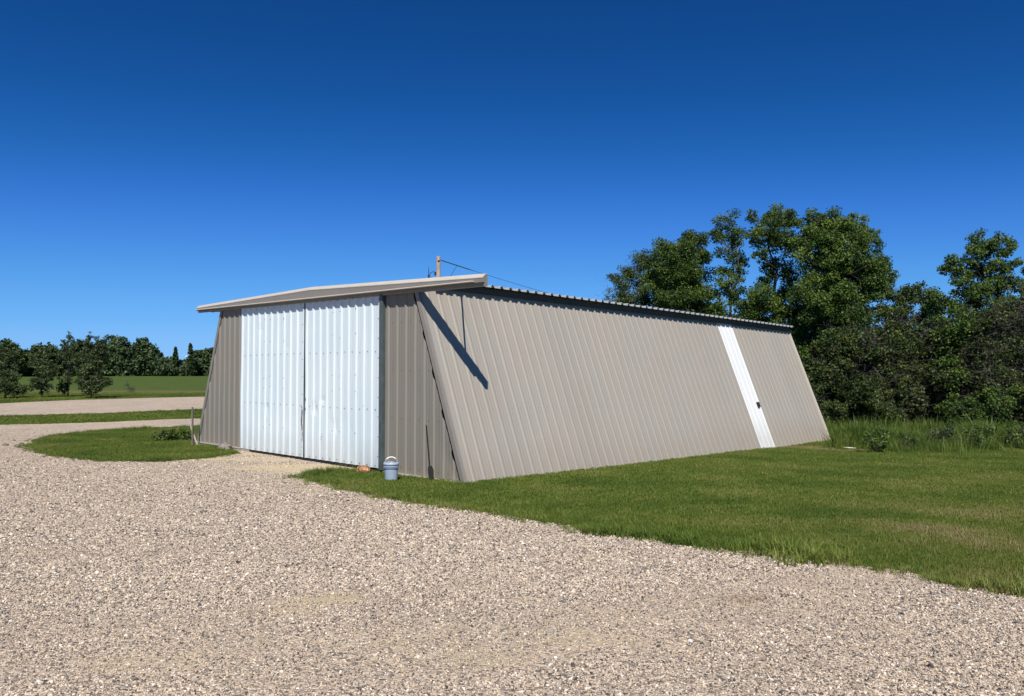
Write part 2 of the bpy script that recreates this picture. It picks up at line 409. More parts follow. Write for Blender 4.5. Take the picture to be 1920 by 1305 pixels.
def in_poly(P, g):
    inside = np.zeros(len(g), bool); j = len(P)-1
    for i in range(len(P)):
        c = ((P[i, 1] > g[:, 1]) != (P[j, 1] > g[:, 1])) & (g[:, 0] < (P[j, 0]-P[i, 0])*(g[:, 1]-P[i, 1])/(P[j, 1]-P[i, 1]+1e-12)+P[i, 0])
        inside ^= c; j = i
    return inside
def in_shed(g, m=0.0):
    a = (g[:, 0]-AX)*UX + (g[:, 1]-AY)*UY; v = (g[:, 0]-AX)*VX + (g[:, 1]-AY)*VY
    return (a > -m) & (a < 12.35+m) & (v > -m) & (v < 18.6+m)

# ------------------------------------------------------------------ scatter (uncountable stuff only)
def scatter(name, pts, rot, scl, tone, proto):
    me = bpy.data.meshes.new(name); n = len(pts)
    me.vertices.add(n); me.vertices.foreach_set('co', pts.astype(np.float32).ravel())
    for nm, typ, dat in (('rot', 'FLOAT_VECTOR', rot), ('scl', 'FLOAT_VECTOR', scl), ('tone', 'FLOAT', tone)):
        a = me.attributes.new(nm, typ, 'POINT'); a.data.foreach_set('vector' if typ != 'FLOAT' else 'value', dat.astype(np.float32).ravel())
    me.update()
    o = bpy.data.objects.new(name, me); COL.objects.link(o)
    g = bpy.data.node_groups.new(name, 'GeometryNodeTree')
    g.interface.new_socket('Geometry', in_out='INPUT', socket_type='NodeSocketGeometry')
    g.interface.new_socket('Geometry', in_out='OUTPUT', socket_type='NodeSocketGeometry')
    gi = g.nodes.new('NodeGroupInput'); go = g.nodes.new('NodeGroupOutput')
    ip = g.nodes.new('GeometryNodeInstanceOnPoints'); oi = g.nodes.new('GeometryNodeObjectInfo')
    oi.inputs[0].default_value = proto; oi.inputs['As Instance'].default_value = True
    na = g.nodes.new('GeometryNodeInputNamedAttribute'); na.data_type = 'FLOAT_VECTOR'; na.inputs[0].default_value = 'rot'
    nb = g.nodes.new('GeometryNodeInputNamedAttribute'); nb.data_type = 'FLOAT_VECTOR'; nb.inputs[0].default_value = 'scl'
    l = g.links
    l.new(gi.outputs[0], ip.inputs['Points']); l.new(oi.outputs['Geometry'], ip.inputs['Instance'])
    l.new(na.outputs[0], ip.inputs['Rotation']); l.new(nb.outputs[0], ip.inputs['Scale']); l.new(ip.outputs[0], go.inputs[0])
    md = o.modifiers.new('scatter', 'NODES'); md.node_group = g
    return o

def proto_mesh(name, v, f, mat, smooth=False):
    me = bpy.data.meshes.new(name); me.from_pydata(v, [], f); me.materials.append(mat); me.update()
    if smooth: me.polygons.foreach_set('use_smooth', [True]*len(me.polygons))
    return bpy.data.objects.new(name, me)      # never linked to the scene: only the source of scattered copies

def tuft(name, n, h, spread, w, mat, lean=.5, seg=2, seed=0):
    r = random.Random(seed); v = []; f = []
    for i in range(n):
        a = r.uniform(0, 6.283); d = spread*math.sqrt(r.random()); bx, by = d*math.cos(a), d*math.sin(a)
        a2 = r.uniform(0, 6.283); hh = h*r.uniform(.55, 1.1); ln = lean*hh*r.uniform(.2, 1); ww = w*r.uniform(.7, 1.2)
        px, py = -math.sin(a2)*ww/2, math.cos(a2)*ww/2
        k = len(v)
        for s in range(seg):
            t = s/seg; ox = math.cos(a2)*ln*t*t; oy = math.sin(a2)*ln*t*t; q = 1-t*.5
            v += [(bx+ox-px*q, by+oy-py*q, hh*t), (bx+ox+px*q, by+oy+py*q, hh*t)]
        v.append((bx+math.cos(a2)*ln, by+math.sin(a2)*ln, hh*.96))
        for s in range(seg-1): f.append((k+2*s, k+2*s+1, k+2*s+3, k+2*s+2))
        f.append((k+2*seg-2, k+2*seg-1, k+2*seg))
    return proto_mesh(name, v, f, mat)

# ------------------------------------------------------------------ the shed
Z0 = CAM_Z - 2.26
SX = math.atan2(-UY, -UX)
shed = empty('metal_shed', (AX, AY, Z0), SX)
tag(shed, 'long tan corrugated metal shed with sloping sides and white sliding doors', 'shed')
class SB(MB):       # shed coordinates: x = -(distance left of the near corner), y = distance back; the whole building follows the gentle fall of the ground
    def build(s, name, mats, parent=None, **k):
        s.v = [(x, y, z - .0165*y) for x, y, z in s.v]
        return MB.build(s, name, mats, parent or shed, **k)
IN = .3788                       # inward lean of the side walls per metre of height
TOP = 4.25; W = 12.35; LEN = 18.6
def profile(t0, t1, phase, p, hgt=.032, rb=.052, rt=.018, minor=.004):
    out = [(t0, 0.0)]
    k = math.floor((t0-phase)/p)-1
    st = []
    while phase + k*p < t1 + p:
        c = phase + k*p
        st += [(c-rb, 0), (c-rt, hgt), (c+rt, hgt), (c+rb, 0)]
        for q in (.33, .66):
            m_ = c + p*q; st += [(m_-.018, 0), (m_-.008, minor), (m_+.008, minor), (m_+.018, 0)]
        k += 1
    st = sorted(st)
    ts = [a for a, b in st]; hs_ = [b for a, b in st]
    out = [(t0, float(np.interp(t0, ts, hs_)))] + [q for q in st if t0 < q[0] < t1] + [(t1, float(np.interp(t1, ts, hs_)))]
    return out
def corr(mb, prof, f, rows=14, mat=0, wob=.0035, seed=0.0):
    """f(t, h, r) -> point, r = 0..1 from bottom to top"""
    v = []; n = len(prof)
    for j in range(rows+1):
        r = j/rows
        for t, h in prof:
            hh = h + wob*noise.noise((t*.9+seed, r*3.1+seed, seed))*2
            v.append(f(t, hh, r))
    fc = []
    for j in range(rows):
        for i in range(n-1): fc.append((j*n+i, j*n+i+1, (j+1)*n+i+1, (j+1)*n+i))
    mb.add(v, fc, mat)
def screws(mb, pts, nrm, r=.013, mat=1):
    nrm = Vector(nrm).normalized(); a = nrm.orthogonal().normalized(); b = nrm.cross(a)
    for p in pts:
        p = Vector(p)
        ring = [p + (a*math.cos(k*math.pi/3)+b*math.sin(k*math.pi/3))*r for k in range(6)]
        top = [q + nrm*.007 for q in ring]
        mb.add(ring+top, [tuple(range(6, 12))]+[(k, (k+1) % 6, 6+(k+1) % 6, 6+k) for k in range(6)], mat)

FR = .3165
# front walls either side of the doors (a = distance to the left of the near corner)
mb = SB()
def f_right(t, h, r):
    zt = min(TOP-.15, max(t-.185, 0.001)/IN); return (-t, -.02-h, -.12 + (zt+.12)*r)
pr = profile(.185, 2.72, .06, FR); corr(mb, pr, f_right, 12, seed=1)
pts = []
for k in range(9):
    a = .22+FR*k
    for zz in (.12, 1.2, 2.27, 3.35):
        if .3 < a < 2.6 and zz < (a-.2)/IN: pts.append((-a, -.025, zz))
screws(mb, pts, (0, -1, 0), .010)
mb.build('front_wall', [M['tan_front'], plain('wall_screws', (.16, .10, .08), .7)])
mb = SB()
def f_left(t, h, r):
    zt = min(TOP-.12, max(W-.16-t, 0.001)/IN); return (-t, -.06-h, .06 + (zt-.06)*r if zt > .06 else .06)
pr = profile(9.44, W-.18, 9.60, FR); corr(mb, pr, f_left, 12, seed=5)
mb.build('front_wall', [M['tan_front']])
# recessed backing of the slanted left edge, and black backing that paints shade into the front gaps
mb = SB(); mb.hexa([(-W+.02, .05, -.1), (-.02, .05, -.1), (-.02, .09, -.1), (-W+.02, .09, -.1),
                    (-W+.02+TOP*IN, .05, TOP-.05), (-.02-TOP*IN, .05, TOP-.05), (-.02-TOP*IN, .09, TOP-.05), (-W+.02+TOP*IN, .09, TOP-.05)])
mb.build('gap_shade_backing', M['black'])
# light sill strip and footing
mb = SB(); mb.box((-W+.1, -.10, .02), (-9.44, .04, .055)); mb.build('sill_flashing', M['trim_light'])
mb = SB(); mb.box((-2.70, -.07, -.05), (-.2, .04, -.015)); mb.build('sill_flashing', M['trim_light'])
mb = SB(); mb.box((-W+.12, -.085, -.4), (-9.0, .045, .018)); mb.build('footing', M['concrete'])
mb = SB(); mb.box((-3.2, -.05, -.4), (-.1, .045, -.052)); mb.build('footing', M['concrete'])

# long slanted side wall (near side) and its mirror on the far side
nrm = Vector((1, 0, IN)).normalized()
def side(mb, v0, v1, mat, seed, far=False, phase=.2318, zb=-.25, off=0.0):
    pr = profile(v0, v1, phase, .3048, hgt=.012, rb=.052, rt=.020, minor=.0018)
    def f(t, h, r):
        z = zb + (TOP-zb)*r; h = h + off
        x = -(z*IN) + nrm.x*h
        if far: x = -W - x
        return (x, t, z + nrm.z*h)
    corr(mb, pr, f, 16, mat, seed=seed)
WP0, WP1 = 13.03, 13.95
mb = SB(); side(mb, .013, WP0, 0, 2); side(mb, WP1, LEN, 0, 9)
# lapped sheet seams every three ribs, and rows of fasteners
pts = []
for k in range(0, 61):
    v = .2318+.3048*k+.15
    if WP0 < v < WP1: continue
    for zz in (.05, 1.45, 2.75):
        pts.append((-(zz*IN)+.004, v+random.uniform(-.01, .01), zz))
screws(mb, pts, nrm, .008)
o = mb.build('side_wall', [M['tan'], plain('side_screws', (.30, .26, .22), .6)])
mb = SB(); side(mb, WP0-.05, WP1+.05, 0, 4, off=.004)
wp = mb.build('white_side_panel', [M['white_panel']]); tag(wp, 'bright white corrugated panel in the tan side wall')
mb = SB()
zz = 1.33; q = Vector((-(zz*IN), 13.80, zz)) + nrm*.02
t_ = Vector((-IN, 0, 1)).normalized(); vdir = Vector((0, 1, 0))
c8 = [q - vdir*.07 - t_*.09, q + vdir*.07 - t_*.09, q + vdir*.07 + t_*.09, q - vdir*.07 + t_*.09]
mb.hexa([*c8, *[p + nrm*.045 for p in c8]]); mb.build('latch_box', M['black'], wp, bevel=.006)
mb = SB(); side(mb, .02, LEN, 0, 3, far=True); mb.build('side_wall', [M['tan']])
# rear wall
mb = SB()
def f_back(t, h, r):
    zt = min(TOP, max(.01, min(t, W-t))/IN); return (-t, LEN+h, -.25 + (zt+.25)*r)
corr(mb, profile(.02, W-.02, .1, .3048), f_back, 6, seed=12); mb.build('rear_wall', [M['tan']])

# corner trims
mb = SB()   # near corner: front flange, side flange
y0 = -.075
mb.hexa([(-.095+.25*IN, y0, -.25), (.018+.25*IN, y0, -.25), (.018+.25*IN, .012, -.25), (-.095+.25*IN, .012, -.25),
         (-.095-3.98*IN, y0, 3.98), (.018-3.98*IN, y0, 3.98), (.018-3.98*IN, .012, 3.98), (-.095-3.98*IN, .012, 3.98)])
mb.build('corner_trim', M['trim'])
mb = SB()
mb.hexa([(-W-.01, -.085, -.05), (-W+.11, -.085, -.05), (-W+.11, .03, -.05), (-W-.01, .03, -.05),
         (-W-.01+4.1*IN, -.085, 4.1), (-W+.11+4.1*IN, -.085, 4.1), (-W+.11+4.1*IN, .03, 4.1), (-W-.01+4.1*IN, .03, 4.1)])
mb.build('corner_trim', M['trim'])
mb = SB()   # rear corner trim of the side wall
mb.hexa([(.25*IN-.01, LEN-.06, -.25), (.25*IN+.04, LEN-.06, -.25), (.25*IN+.04, LEN+.05, -.25), (.25*IN-.01, LEN+.05, -.25),
         (-TOP*IN-.01, LEN-.06, TOP), (-TOP*IN+.04, LEN-.06, TOP), (-TOP*IN+.04, LEN+.05, TOP), (-TOP*IN-.01, LEN+.05, TOP)])
mb.build('corner_trim', M['trim_light'])

# sliding doors
def door(a0, a1, seed, dents):
    mb = SB()
    rr = random.Random(seed)
    def f(t, h, r):
        z = .035 + 4.04*r
        d = 0
        for (da, dz, dr, dd) in dents: d += dd*math.exp(-((t-da)**2+(z-dz)**2)/dr**2)
        return (-t, -.07-h+d, z)
    corr(mb, profile(a0, a1, a0+.03, (a1-a0-.06)/10, hgt=.036, rb=.055, rt=.02), f, 30, wob=.006, seed=seed)
    # returned edges
    pts = []
    st = (a1-a0-.06)/10
    for k in range(10):
        a = a0+.03+st*(k+.5)
        for zz in (.09, 1.36, 2.70, 3.98): pts.append((-a, -.076, zz+rr.uniform(-.01, .01)))
    for k in (2.93, 5.03, 6.03):
        for zz in (.75, 1.8, 2.1, 3.1, 3.7): pts.append((-(a0+.03+st*k), -.105, zz+rr.uniform(-.06, .06)))
    screws(mb, pts, (0, -1, 0), .0125)
    for zz in np.arange(.3, 4, .45): screws(mb, [(-a0-.04, -.108, zz)], (0, -1, 0), .012)
    return mb.build('sliding_door', [M['white'], M['screw']])
d1 = door(2.815, 5.985, 21, [(5.6, 1.3, .12, .03), (5.2, 1.5, .10, .025), (4.7, .9, .15, .02)])
d2 = door(6.065, 9.45, 33, [(8.0, 1.2, .12, .02), (6.9, 2.9, .10, .012), (8.4, 3.4, .12, .015)])
# dark steel edge frames: right-hand stile, meeting stile
def irregular(mb, a, z, w_, h_, y, seed, n=9):
    r = random.Random(seed); ring = []
    for k in range(n):
        t = 2*math.pi*k/n; q = r.uniform(.6, 1.15)
        ring.append((-a+math.cos(t)*w_*q, y, z+math.sin(t)*h_*q))
    mb.add(ring + [(x, y-.004, zz) for x, _, zz in ring], [tuple(range(n, 2*n))]+[(k, (k+1) % n, n+(k+1) % n, n+k) for k in range(n)])
mb = SB(); mb.box((-2.812, -.125, .0), (-2.69, -.03, 4.02)); mb.build('door_stile', M['dark_frame'], d1, bevel=.006)
mb = SB(); mb.box((-6.06, -.085, .02), (-5.99, -.03, 4.06)); mb.build('door_stile', M['dark_frame'], d1, bevel=.004)
mb = SB()
for i, (a, z, w_, h_) in enumerate([(6.285, 1.18, .028, .13), (6.30, .98, .03, .16), (6.28, .80, .02, .12), (6.265, .62, .018, .09), (6.275, .50, .014, .05), (6.30, 1.32, .012, .04)]):
    irregular(mb, a-.19, z, w_, h_, -.118, i)
mb.build('torn_edge', M['rust'], d2)
for i, (a, z, w_, h_) in enumerate([(6.11, 1.52, .012, .05), (6.12, 1.28, .014, .04), (5.37, .62, .012, .03), (5.34, .68, .008, .02), (5.40, .55, .010, .02), (5.55, 1.38, .02, .008), (4.05, .95, .008, .012), (3.6, 1.45, .01, .01)]):
    mb = SB(); irregular(mb, a-.18, z, w_, h_, -.116, 40+i)
    mb.build('scrape_mark', M['rust'], d1)
mb = SB(); mb.box((-9.43, -.05, -.06), (-2.83, -.02, .05)); mb.build('under_door_shade', M['black'])  # black strip painting the dark gap below the doors

# fascia over the sliding track: tall face, bevelled cap, shelf with a rolled lip
def ftop(a): return 3.86+2.26-2.26 + (.229+.22*(a+.87)/6.57 if a < 5.7 else .449-.095*(a-5.7)/6.4)   # top of the face
def fbot(a): return 3.93+.011*(a+.87)
A_ = [-.66, 0, 1.0, 1.74, 1.76, 3, 4.5, 5.5, 5.7, 5.9, 7.5, 9, 10.5, 11.29, 11.31, 12.25]
FY = -.18
def loft(mb, secs):
    n = len(secs[0]); v = [p for q in secs for p in q]; fc = []
    for i in range(len(secs)-1):
        for j in range(n): fc.append((i*n+j, (i+1)*n+j, (i+1)*n+(j+1) % n, i*n+(j+1) % n))
    fc += [tuple(range(n)), tuple((len(secs)-1)*n+j for j in range(n-1, -1, -1))]
    mb.add(v, fc)
zl = lambda a: 4.035+.0095*(a+.6)
mb = SB(); secs = []
for a in A_:
    t = ftop(a); bk = -.05 if a < 1.75 or a > 11.3 else .10
    secs.append([(-a, FY, zl(a)-.03), (-a, FY, t), (-a, FY+.08, t+.075), (-a, bk, t+.077), (-a, bk, fbot(a)), (-a, FY+.055, fbot(a)), (-a, FY+.055, zl(a)-.03)])
loft(mb, secs); fas = mb.build('fascia', M['trim'])
mb = SB(); secs = []      # cap on the bevel, its lighter colour paints the sun on the tilt
for a in A_:
    t = ftop(a); bk = -.04 if a < 1.75 or a > 11.3 else .11
    secs.append([(-a, FY-.006, t-.012), (-a, FY-.008, t+.003), (-a, FY+.076, t+.083), (-a, bk, t+.085), (-a, bk, t+.078), (-a, FY+.082, t+.076), (-a, FY-.0015, t-.004)])
loft(mb, secs); mb.build('cap_flashing', M['trim_light'], fas)
mb = SB()
L0, L1 = -.42, 12.2
mb.hexa([(-L0, FY-.055, zl(L0)-.016), (-L0, FY-.003, zl(L0)-.010), (-L1, FY-.003, zl(L1)-.010), (-L1, FY-.055, zl(L1)-.016),
         (-L0, FY-.055, zl(L0)), (-L0, FY-.003, zl(L0)+.008), (-L1, FY-.003, zl(L1)+.008), (-L1, FY-.055, zl(L1))])
mb.tube([(-L0+.005, FY-.062, zl(L0)-.008), (-L1-.005, FY-.062, zl(L1)-.008)], .017, 8)
mb.build('track_cover', M['trim_light'])
mb = SB(); mb.box((-11.2, -.04, 4.105), (-.6, -.012, 4.135)); mb.build('track_rail', M['galv'])
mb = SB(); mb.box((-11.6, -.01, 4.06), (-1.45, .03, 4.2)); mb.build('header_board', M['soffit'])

# roof: ribbed sheets falling to the eave, open rib ends, small turned-down lips on the flats
def roof_z(a): return 4.275 + .017*(a-1.33) if a <= W/2 else 4.275 + .017*(W-1.33-a)
pr = profile(.30, LEN+.02, .2318, .3048, hgt=.036)
mb = SB()
for (a0, a1) in ((1.33, W/2), (W/2, W-1.33)):
    v = []; n = len(pr)
    for th in (0, .006):
        for a in (a0, a1):
            for t, h in pr: v.append((-a, t, roof_z(a)+h+th))
    fc = []
    for i in range(n-1):
        fc.append((i, i+1, n+i+1, n+i)); fc.append((2*n+i, 3*n+i, 3*n+i+1, 2*n+i+1))
        fc.append((i, 2*n+i, 2*n+i+1, i+1)); fc.append((n+i, n+i+1, 3*n+i+1, 3*n+i))
    mb.add(v, fc)
c = .2318
while c + .3048 < LEN+.1:        # turned-down lips between the ribs along the eave
    z1 = roof_z(1.33)+.008
    mb.hexa([(-1.325, c+.056, z1-.036), (-1.318, c+.056, z1-.036), (-1.318, c+.249, z1-.036), (-1.325, c+.249, z1-.036),
             (-1.332, c+.056, z1+.006), (-1.322, c+.056, z1+.006), (-1.322, c+.249, z1+.006), (-1.332, c+.249, z1+.006)], 1)
    c += .3048
roof = mb.build('roof', [M['galv'], plain('white_lip', (.40, .41, .41), .4, var=.05)])
mb = SB(); mb.box((-W/2-.2, .32, 4.40), (-W/2+.2, LEN, 4.412)); mb.build('ridge_cap', M['galv'], roof)
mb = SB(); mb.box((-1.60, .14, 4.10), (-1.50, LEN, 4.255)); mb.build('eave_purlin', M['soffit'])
# strut that steadies the outer end of the track
mb = SB(); mb.tube([(-1.6, 1.29, 4.245), (-.0, -.09, 4.11)], .02, 6); mb.build('track_strut', M['dark_frame'])

# ------------------------------------------------------------------ small things by the shed
def put(px, py, dz=0.0):
    x, y = on_ground(px, py); return (x, y, float(gz(x, y))+dz)
b = empty('bucket', put(734.5, 900, .012), R(15))
tag(b, 'pale blue-grey plastic bucket with a lid, standing in the grass by the shed door post', 'bucket')
M['bucket'] = plain('bucket_plastic', (.27, .335, .42), .4, var=.04); M['lid'] = plain('lid_plastic', (.32, .385, .47), .4, var=.04)
mb = MB(); mb.lathe([(.128, 0), (.130, .01), (.141, .235), (.141, .27), (.148, .272), (.150, .30), (.143, .302), (.145, .33)], 40)
for z in (.262, .285): mb.lathe([(.143, z-.006), (.163, z-.005), (.163, z+.004), (.143, z+.005)], 40)
mb.build('body', M['bucket'], b, smooth=False)
mb = MB(); mb.lathe([(.145, .322), (.160, .322), (.163, .328), (.163, .352), (.157, .362), (.146, .364), (.143, .357), (.0, .355)], 40, cap=False); mb.build('lid', M['lid'], b)
mb = MB()
arc = [Vector((.152*math.cos(t), .02*math.sin(t), .30+.175*math.sin(t))) for t in np.linspace(0, math.pi, 15)]
mb.tube(arc, .0035, 6); h = mb.build('handle', plain('wire', (.5, .5, .52), .4, metal=.5), b)
mb = MB(); mb.tube(arc[4:11], .010, 8); mb.build('grip', plain('white_grip', (.8, .8, .8), .4), h)

def rock(name, loc, size, seed, mat, label):
    bm = bmesh.new(); bmesh.ops.create_icosphere(bm, subdivisions=4, radius=1)
    for v in bm.verts:
        p = v.co.copy(); d = 1 + .28*noise.noise(p*1.3+Vector((seed, 0, 0))) + .16*noise.noise(p*3.1+Vector((0, seed, 0))) + .06*noise.noise(p*8)
        v.co = Vector((p.x*size[0], p.y*size[1], p.z*size[2]))*d
    me = bpy.data.meshes.new(name); bm.to_mesh(me); bm.free(); me.materials.append(mat)
    o = bpy.data.objects.new(name, me); COL.objects.link(o); o.location = loc; o.rotation_euler = (0, 0, SX)
    return tag(o, label, 'rock')
def rock_mat(name, a, b_, c_):
    m, nt, bs = new_mat(name); v = obj_coord(nt); n = noise_tex(nt, 9, 6, .7, v)
    r = ramp(nt, n.outputs[0], [(.3, a), (.5, b_), (.68, c_)]); L(nt, r.outputs[0], bs.inputs['Base Color']); bs.inputs['Roughness'].default_value = .85
    n2 = noise_tex(nt, 35, 6, .7, v); bp = N(nt, 'ShaderNodeBump'); bp.inputs['Strength'].default_value = .7; bp.inputs['Distance'].default_value = .02
    L(nt, n2.outputs[0], bp.inputs['Height']); L(nt, bp.outputs[0], bs.inputs['Normal']); return m
p = shed_xy(3.14, -.30); rock('rock', (p[0], p[1], float(gz(*p))+.06), (.20, .12, .10), 3, rock_mat('brown_stone', (.08, .03, .02), (.26, .105, .055), (.52, .36, .17)), 'reddish brown rock lying at the foot of the right white door, beside the bucket')
p = shed_xy(10.0, -.30); rock('rock', (p[0], p[1], float(gz(*p))+.10), (.26, .16, .13), 8, rock_mat('grey_stone', (.05, .042, .038), (.17, .145, .125), (.34, .30, .26)), 'rough grey rock at the foot of the tan wall left of the white doors')
p = shed_xy(9.68, -.36); rock('rock', (p[0], p[1], float(gz(*p))+.05), (.10, .08, .07), 12, rock_mat('dark_stone', (.10, .07, .06), (.22, .17, .15), (.34, .28, .25)), 'small dark brown rock just right of the rough grey rock')

clod_m = rock_mat('dark_clod', (.05, .045, .03), (.12, .11, .07), (.22, .19, .14))
for i, (cx, cy, cs) in enumerate([(14, 836, .10), (36, 838, .12), (42, 834, .06), (52, 828, .07), (30, 827, .05), (57, 825, .05), (84, 858, .06)]):
    x, y = on_ground(cx, cy); rock('clod', (x, y, float(gz(x, y))+.03), (cs*1.2, cs*.8, cs*.5), 30+i, clod_m, 'dark clods of turf strewn on the gravel left of the grass island')['group'] = 'clods on the gravel beside the grass island'
# studded fence post with its spade plate, leaning on the wall
def studded_post(name, foot, head, mat, label, plate=True, cat='fence post', w_=.015):
    foot, head = Vector(foot), Vector(head); d = head-foot; Ln = d.length
    e = bpy.data.objects.new(name, None); COL.objects.link(e); e.location = foot
    e.rotation_mode = 'QUATERNION'; e.rotation_quaternion = d.to_track_quat('Z', 'Y')
    tag(e, label, cat)
    mb = MB(); mb.box((-w_, -.005, 0), (w_, .002, Ln)); mb.box((-.005, -.04, 0), (.005, -.0055, Ln))
    for z in np.arange(.12, Ln-.02, .055): mb.box((-.009, .0025, z), (.009, .013, z+.018))
    mb.build('post_shaft', mat, e)
    if plate:
        mb = MB(); v = [(-.04, .006, .34), (.03, .006, .34), (.05, .006, .27), (.045, .006, .08), (0.0, .006, .02), (-.065, .006, .10), (-.075, .006, .25)]
        mb.add(v+[(x, .013, z) for x, y, z in v], [tuple(range(6, -1, -1)), tuple(range(7, 14))]+[(k, (k+1) % 7, 7+(k+1) % 7, 7+k) for k in range(7)])
        mb.build('anchor_plate', mat, e)
    return e
M['iron'] = plain('dark_iron', (.011, .009, .009), .95, metal=0.0, var=.4, scale=30)
p = shed_xy(.80, -.26); q = shed_xy(1.17, -.085)
studded_post('fence_post', (p[0], p[1], float(gz(*p))-.03), (q[0], q[1], Z0+1.10), M['iron'], 'dark steel fence post leaning on the tan wall right of the bucket')
M['grey_iron'] = plain('grey_iron', (.17, .14, .13), .7, metal=.1, var=.3, scale=20)
x, y = on_ground(364, 838); g_ = float(gz(x, y))
studded_post('fence_post', (x, y, g_-.2), (x-.02, y, g_+1.22), M['grey_iron'], 'upright grey-brown steel fence post standing just left of the shed', plate=False, w_=.035)
x, y = on_ground(374, 838); g_ = float(gz(x, y))
mb = MB(); mb.tube([(0, 0, -.02), (-.20, .08, .42), (-.36, .13, .80)], [.030, .026, .018], 7); mb.tube([(-.30, .11, .66), (-.42, .12, .86)], [.012, .006], 5)
o = mb.build('wooden_stick', plain('grey_stick', (.36, .31, .26), .9, var=.25, scale=20)); o.location = (x, y, g_)
tag(o, 'pale wooden stick leaning outward at the left corner of the shed', 'stick')
x, y, z_ = put(1590, 843, .05)
mb = MB(); mb.tube([(-.16, .04, .03), (0, 0, .02), (.18, -.08, .015)], [.014, .02, .012], 7)
o = mb.build('wooden_stick', plain('bleached_wood', (.62, .55, .44), .85, var=.15, scale=25)); o.location = (x, y, z_)
tag(o, 'bleached wooden stick lying on bare dirt behind the far end of the shed side wall', 'stick')

# ------------------------------------------------------------------ utility pole and its wire
px_, Yp = 821.5, 42.0
top = at_depth(px_, 480, Yp); base_z = float(gz(top.x, Yp)); H = top.z-base_z
pole = empty('utility_pole', (top.x, Yp, base_z)); tag(pole, 'weathered wooden utility pole rising behind the shed roof', 'utility pole')
mb = MB(); mb.tube([(0, 0, -.3), (0, 0, H*.5), (0, 0, H)], [.17, .145, .115], 12); mb.build('post', M['pole_wood'], pole)
mb = MB(); mb.box((-.62, -.05, H-1.35), (.1, .05, H-1.25)); mb.build('cross_bracket', M['pole_wood'], pole)
mb = MB(); mb.lathe([(.05, 0), (.06, .05), (.035, .08), (.06, .12), (.03, .16), (.05, .2), (.022, .25), (.018, .5), (.004, .75)], 10, c=(-.53, 0, H-1.25)); mb.build('insulator', M['black'], pole)
mb = MB(); mb.tube([Vector((-.27+.20*math.cos(t), -.05, H-1.05+.20*math.sin(t))) for t in np.linspace(-.6, 3.8, 14)], .018, 5); mb.build('jumper_wire', M['black'], pole)
mb = MB(); mb.lathe([(.03, -.11), (.055, -.06), (.03, -.03), (.055, .03), (.03, .09)], 10, c=(-.17, -.06, H-.95)); mb.build('insulator', M['iron'], pole)
mb = MB(); mb.lathe([(.04, -.04), (.06, 0), (.04, .05)], 10, c=(.02, -.15, H-.22)); mb.build('insulator', plain('porcelain', (.30, .18, .14), .4), pole)
def catenary(a, b, sag, n=24): return [a.lerp(b, i/n) - Vector((0, 0, sag*4*(i/n)*(1-i/n))) for i in range(n+1)]
e1 = at_depth(826, 487, Yp); e2 = at_depth(1180, 590, 47.5)
cat_ = catenary(e1, e2, .12)
rads = [.028 if i < 4 else .011 for i in range(len(cat_))]
mb = MB(); mb.tube(cat_, rads, 5); o = mb.build('overhead_wire', M['black']); tag(o, 'thin black wire running from the utility pole down behind the shed roof', 'wire')
mb = MB(); a_ = at_depth(857, 496, Yp+.3); mb.tube(catenary(a_, at_depth(836, 530, Yp), .02, 6), .014, 5); mb.build('drop_wire', M['black'], o)

# ------------------------------------------------------------------ trees and shrubs
def leaf_cloud(centres, radii, counts, size, rg, up=.35, elong=1.0):
    """small folded leaf faces around clump centres; returns verts, quads, tone"""
    idx = np.repeat(np.arange(len(centres)), counts); n = len(idx)
    d = rg.normal(size=(n, 3)); d /= np.linalg.norm(d, axis=1)[:, None]
    r = rg.random(n)**(1/1.8)*1.12
    c = centres[idx] + d*r[:, None]*radii[idx]
    nrm = rg.normal(size=(n, 3)) + d*.5 + np.array([0, 0, up]); nrm /= np.linalg.norm(nrm, axis=1)[:, None]
    t = np.cross(nrm, rg.normal(size=(n, 3))); t /= np.linalg.norm(t, axis=1)[:, None]
    b = np.cross(nrm, t)
    s = size*rg.uniform(.6, 1.35, n)[:, None]
    v = np.stack([c - t*s*.5*elong, c - b*s*.36 + nrm*s*.06, c + t*s*.55*elong, c + b*s*.36 + nrm*s*.06], 1).reshape(-1, 3)
    q = np.arange(n*4).reshape(-1, 4)
    tone = np.clip(.45 + .22*rg.normal(size=len(centres))[idx] + .16*rg.normal(size=n), 0, 1)
    return v, q, np.repeat(tone, 4)

DENS = 7.5
def bez(a, b, c, n): return [a*(1-t)**2 + b*2*t*(1-t) + c*t*t for t in np.linspace(0, 1, n)]

